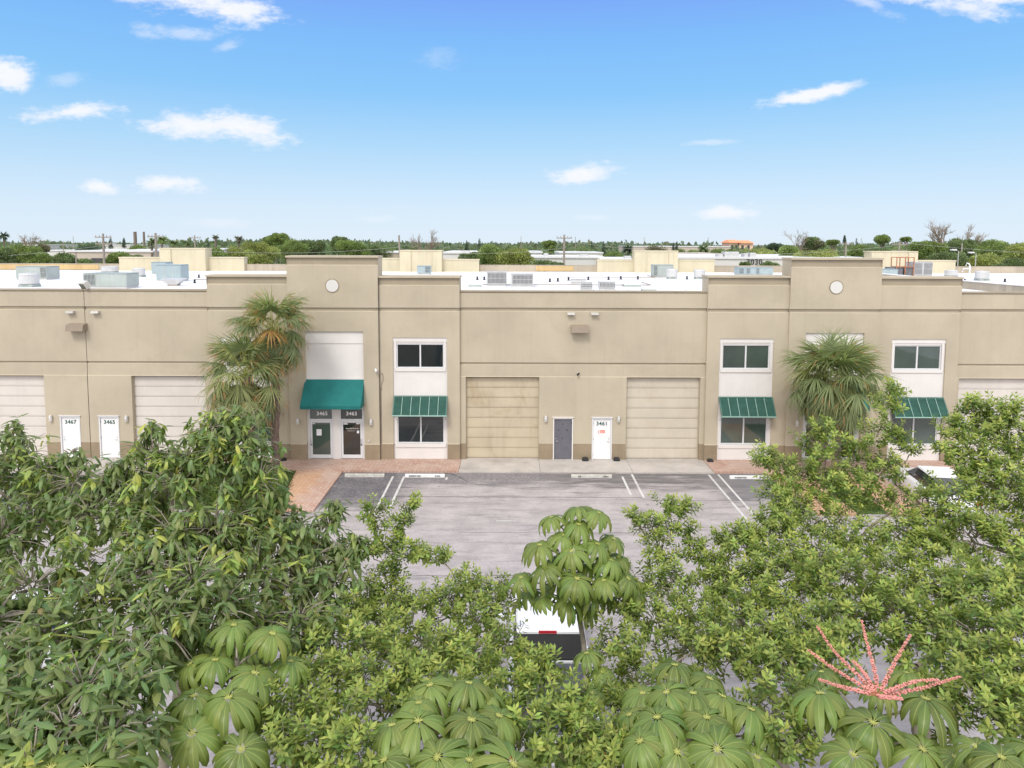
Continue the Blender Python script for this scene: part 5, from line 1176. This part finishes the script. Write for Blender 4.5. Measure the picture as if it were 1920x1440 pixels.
FT = [
 (32, 456, 100, 76, 'bushy green tree at the far left edge beyond the orange parapet', 'round', L1),
 (6, 434, 190, 26, 'narrow dark palm-like tree at the very left of the skyline', 'palm', DK),
 (-20, 458, 95, 70, 'bushy tree half outside the left edge', 'round', L2),
 (75, 471, 98, 70, 'low bushy tree right of the bushy tree at the far left edge', 'round', L1),
 (120, 474, 97, 50, 'low dull green tree below the beige building', 'round', L2),
 (156, 486, 95, 30, 'small dark shrub-like tree against the dark window bay', 'round', L2),
 (56, 438, 240, 26, 'thin grey-brown tree on the skyline above the white building at left', 'bare', BR),
 (77, 457, 160, 26, 'brownish tree beside the long low white building', 'round', BR),
 (160, 458, 180, 70, 'dark flat tree left of the tall grey utility pole', 'round', DK),
 (207, 445, 260, 8, 'small dark cypress-like tree just right of the tall grey utility pole', 'cone', DK),
 (232, 445, 260, 7, 'small dark pointed tree, the next one to the right', 'cone', DK),
 (215, 472, 100, 50, 'leafy tree between the beige building and the cream bay back', 'round', L1),
 (255, 478, 99, 40, 'low leafy tree just behind the left cream bay back', 'round', L2),
 (262, 458, 200, 60, 'flat wide tree between the two dark stacks', 'round', L1),
 (284, 446, 130, 28, 'palm pressed against the pole behind the cream tower', 'palm', L2),
 (303, 441, 140, 30, 'ragged palm just right of the pole behind the cream tower', 'palm', L1),
 (326, 449, 150, 28, 'palm in the row of palms, the second after the pole', 'palm', L2),
 (348, 447, 155, 26, 'palm in the row of palms, the third after the pole', 'palm', L2),
 (390, 448, 220, 14, 'pair-like dark pointed tree left of the lone fan palm', 'cone', DK),
 (404, 439, 150, 17, 'lone brown-green fan palm on a bare stem', 'palm', BR),
 (447, 442, 140, 22, 'reddish-brown fan palm right of the lone one', 'palm', BR),
 (405, 464, 105, 60, 'bright green tree behind the right end of the left cream bay back', 'round', L1),
 (440, 460, 110, 60, 'yellow-green tree behind the palms of the left tower', 'round', L3),
 (490, 452, 120, 60, 'broad green tree left of the tower top', 'round', L3),
 (517, 436, 135, 40, 'taller tree whose top breaks the skyline left of the tower', 'round', L1),
 (545, 447, 130, 60, 'green tree directly above the left tower shoulder', 'round', L1),
 (490, 475, 90, 50, 'bright low tree just behind the white parapet left of the tower', 'round', L3),
 (580, 450, 140, 50, 'dark green tree behind the left half of the tower', 'round', L2),
 (634, 443, 160, 34, 'dark small-topped tree above the middle of the left tower', 'round', L2),
 (660, 449, 140, 56, 'bushy tree above the right end of the left tower', 'round', L1),
 (700, 457, 150, 60, 'dark tree behind the step of the left tower', 'round', L2),
 (795, 437, 170, 38, 'bare brown wispy tree right of the leaning pole', 'bare', BR),
 (765, 459, 180, 60, 'low dark tree under the bare brown tree', 'round', L2),
 (875, 450, 240, 9, 'short dark column tree, left of a pair on the skyline', 'cone', DK),
 (899, 446, 240, 10, 'spiky pine, right of a pair on the skyline', 'cone', DK),
 (925, 457, 105, 80, 'large bushy green tree behind the two barred condensers', 'round', L1),
 (965, 463, 103, 70, 'bushy yellow-green tree right of the large one behind the condensers', 'round', L3),
 (890, 472, 110, 50, 'green tree beside the pitched white roof', 'round', L2),
 (1010, 486, 96, 60, 'low bushy tree in front of the long white warehouse', 'round', L2),
 (1050, 492, 95, 40, 'lowest shrubby tree at the foot of the bracketed pole', 'round', L2),
 (1031, 450, 140, 26, 'round-topped tree left of the bracketed pole', 'round', L1),
 (1110, 452, 210, 12, 'pointed pine on the skyline right of the bracketed pole', 'cone', DK),
 (1132, 452, 215, 10, 'second pointed pine, a little to the right', 'cone', DK),
 (1150, 470, 130, 60, 'bright green low tree left of the middle-right cream tower', 'round', L1),
 (1090, 460, 190, 70, 'broad tree on the skyline behind the long white warehouse', 'round', L2),
 (1178, 459, 170, 30, 'ragged palm-like tree left of the middle-right cream tower', 'palm', DK),
 (1228, 459, 200, 60, 'dark broad tree behind the middle-right cream tower', 'round', BR),
 (1263, 454, 220, 8, 'left of two thin pointed pines near the slim pole', 'cone', DK),
 (1269, 454, 221, 8, 'right of two thin pointed pines near the slim pole', 'cone', DK),
 (1320, 459, 180, 30, 'palm left of the orange-roofed building', 'palm', L2),
 (1345, 465, 160, 70, 'green tree under the orange-roofed building', 'round', L1),
 (1300, 466, 170, 60, 'green tree right of the two thin pines', 'round', L1),
 (1395, 492, 98, 22, 'small dark shrub in front of the number 3030 wall', 'round', L2),
 (1440, 489, 100, 44, 'green shrubby tree hiding the end of the number 3030 wall', 'round', L2),
 (1450, 454, 230, 40, 'dark rounded tree on the skyline right of the orange roofs', 'round', DK),
 (1420, 462, 150, 90, 'olive tree mass right of the orange-roofed building', 'round', L3),
 (1480, 460, 130, 70, 'yellow-green tree left of the right-hand tower', 'round', L1),
 (1503, 434, 150, 40, 'ragged windswept tree left above the right-hand tower', 'bare', DK),
 (1525, 444, 150, 34, 'round dark tree next to the windswept one', 'round', L2),
 (1564, 449, 145, 28, 'dome-shaped tree above the tower medallion', 'pine', L1),
 (1540, 465, 120, 80, 'broad bright tree just above the right-hand tower', 'round', L3),
 (1584, 440, 170, 6, 'slim dark cypress behind the crossarm pole', 'cone', DK),
 (1606, 446, 170, 16, 'short dark tufted tree right of the cypress', 'cone', DK),
 (1612, 456, 130, 60, 'green tree under the tufted tree', 'round', L1),
 (1656, 440, 135, 42, 'largest umbrella-shaped pine at right', 'pine', L1),
 (1700, 444, 150, 20, 'small umbrella-shaped pine right of the largest', 'pine', L1),
 (1655, 462, 115, 70, 'feathery tree beneath the umbrella-shaped pines', 'round', L2),
 (1735, 450, 120, 60, 'mid green tree left of the tall bare tree', 'round', L1),
 (1774, 413, 140, 60, 'tall bare tree reaching highest above the skyline', 'bare', BR),
 (1800, 447, 125, 60, 'dense tree just right of the tall bare tree', 'round', L2),
 (1815, 430, 150, 12, 'thin leaning bare tree right of the tall bare one', 'bare', BR),
 (1865, 446, 115, 80, 'wide dense tree at far right of the skyline', 'round', L1),
 (1520, 458, 160, 90, 'mid green tree deep behind the right-hand tower', 'round', L2),
 (1690, 458, 150, 90, 'wide mid green tree behind the small umbrella-shaped pine', 'round', L1),
 (1770, 452, 160, 80, 'wide green tree behind the foot of the tall bare tree', 'round', L1),
 (1830, 448, 150, 80, 'wide dense tree behind the grey pole at far right', 'round', L2),
 (1920, 452, 105, 80, 'dense tree running out of the right edge', 'round', L3),
 (1770, 470, 100, 80, 'dark leafy tree behind the right cream bay back', 'round', L2),
 (1840, 474, 98, 80, 'leafy tree with yellow flecks behind the gooseneck pipe', 'round', L3),
 (1900, 480, 95, 80, 'dark low tree above the parapet at the right edge', 'round', L2),
]
for f_ in FT: far_tree(*f_[:5], kind=f_[5], col=f_[6])
# continuous wood along the horizon
lf = LF(); N = 70000
Yb = rng.uniform(330, 620, N); Xb = rng.uniform(-1.05, 1.05, N)*Yb*.8
hgt = (8.6+2.2*np.sin(Xb*.021+1)*np.sin(Xb*.0073)+1.4*np.sin(Xb*.13)*np.cos(Yb*.1))
p = np.c_[Xb, Yb, hgt*rng.uniform(.1, 1, N)**.5]
lf.leaves(p, rdir(N), rdir(N), 2.6*rng.uniform(.5, 1.3, N), 1.9, .5, jit((.16, .20, .13), N, .15), fold=.2)
N = 40000; Yb = rng.uniform(190, 320, N); Xb = rng.uniform(-1.05, 1.05, N)*Yb*.8
hgt = (7.6+2.2*np.sin(Xb*.05+2)*np.sin(Xb*.017)+1.0*np.sin(Xb*.3)*np.cos(Yb*.2))
keep = np.sin(Xb*.04+Yb*.02) > -.5
p = np.c_[Xb, Yb, hgt*rng.uniform(.1, 1, N)**.5][keep]
lf.leaves(p, rdir(len(p)), rdir(len(p)), 1.7*rng.uniform(.5, 1.3, len(p)), 1.2, .5, jit((.16, .21, .11), len(p), .18), fold=.2)
tag(lf.build('distant_wood', M['leaf']), 'continuous belt of green woodland along the horizon', 'wood', kind='stuff')
lf = LF(); N = 15000; Yb = rng.uniform(82, 180, N); Xb = rng.uniform(-1, 1, N)*Yb*.82
keep = np.sin(Xb*.09+1.3)*np.cos(Yb*.07)+.2*np.sin(Xb*.5) > -.05; Xb, Yb = Xb[keep], Yb[keep]
p = np.c_[Xb, Yb, rng.uniform(0, 1, len(Xb))**.7*(4.2+1.2*np.sin(Xb*.3))]
lf.leaves(p, rdir(len(p)), rdir(len(p)), 1.4*rng.uniform(.5, 1.3, len(p)), .9, .5, jit((.16, .21, .09), len(p), .2), fold=.2)
tag(lf.build('hedge_belt', M['leaf']), 'low scrub growing between the buildings beyond the warehouse', 'scrub', kind='stuff')
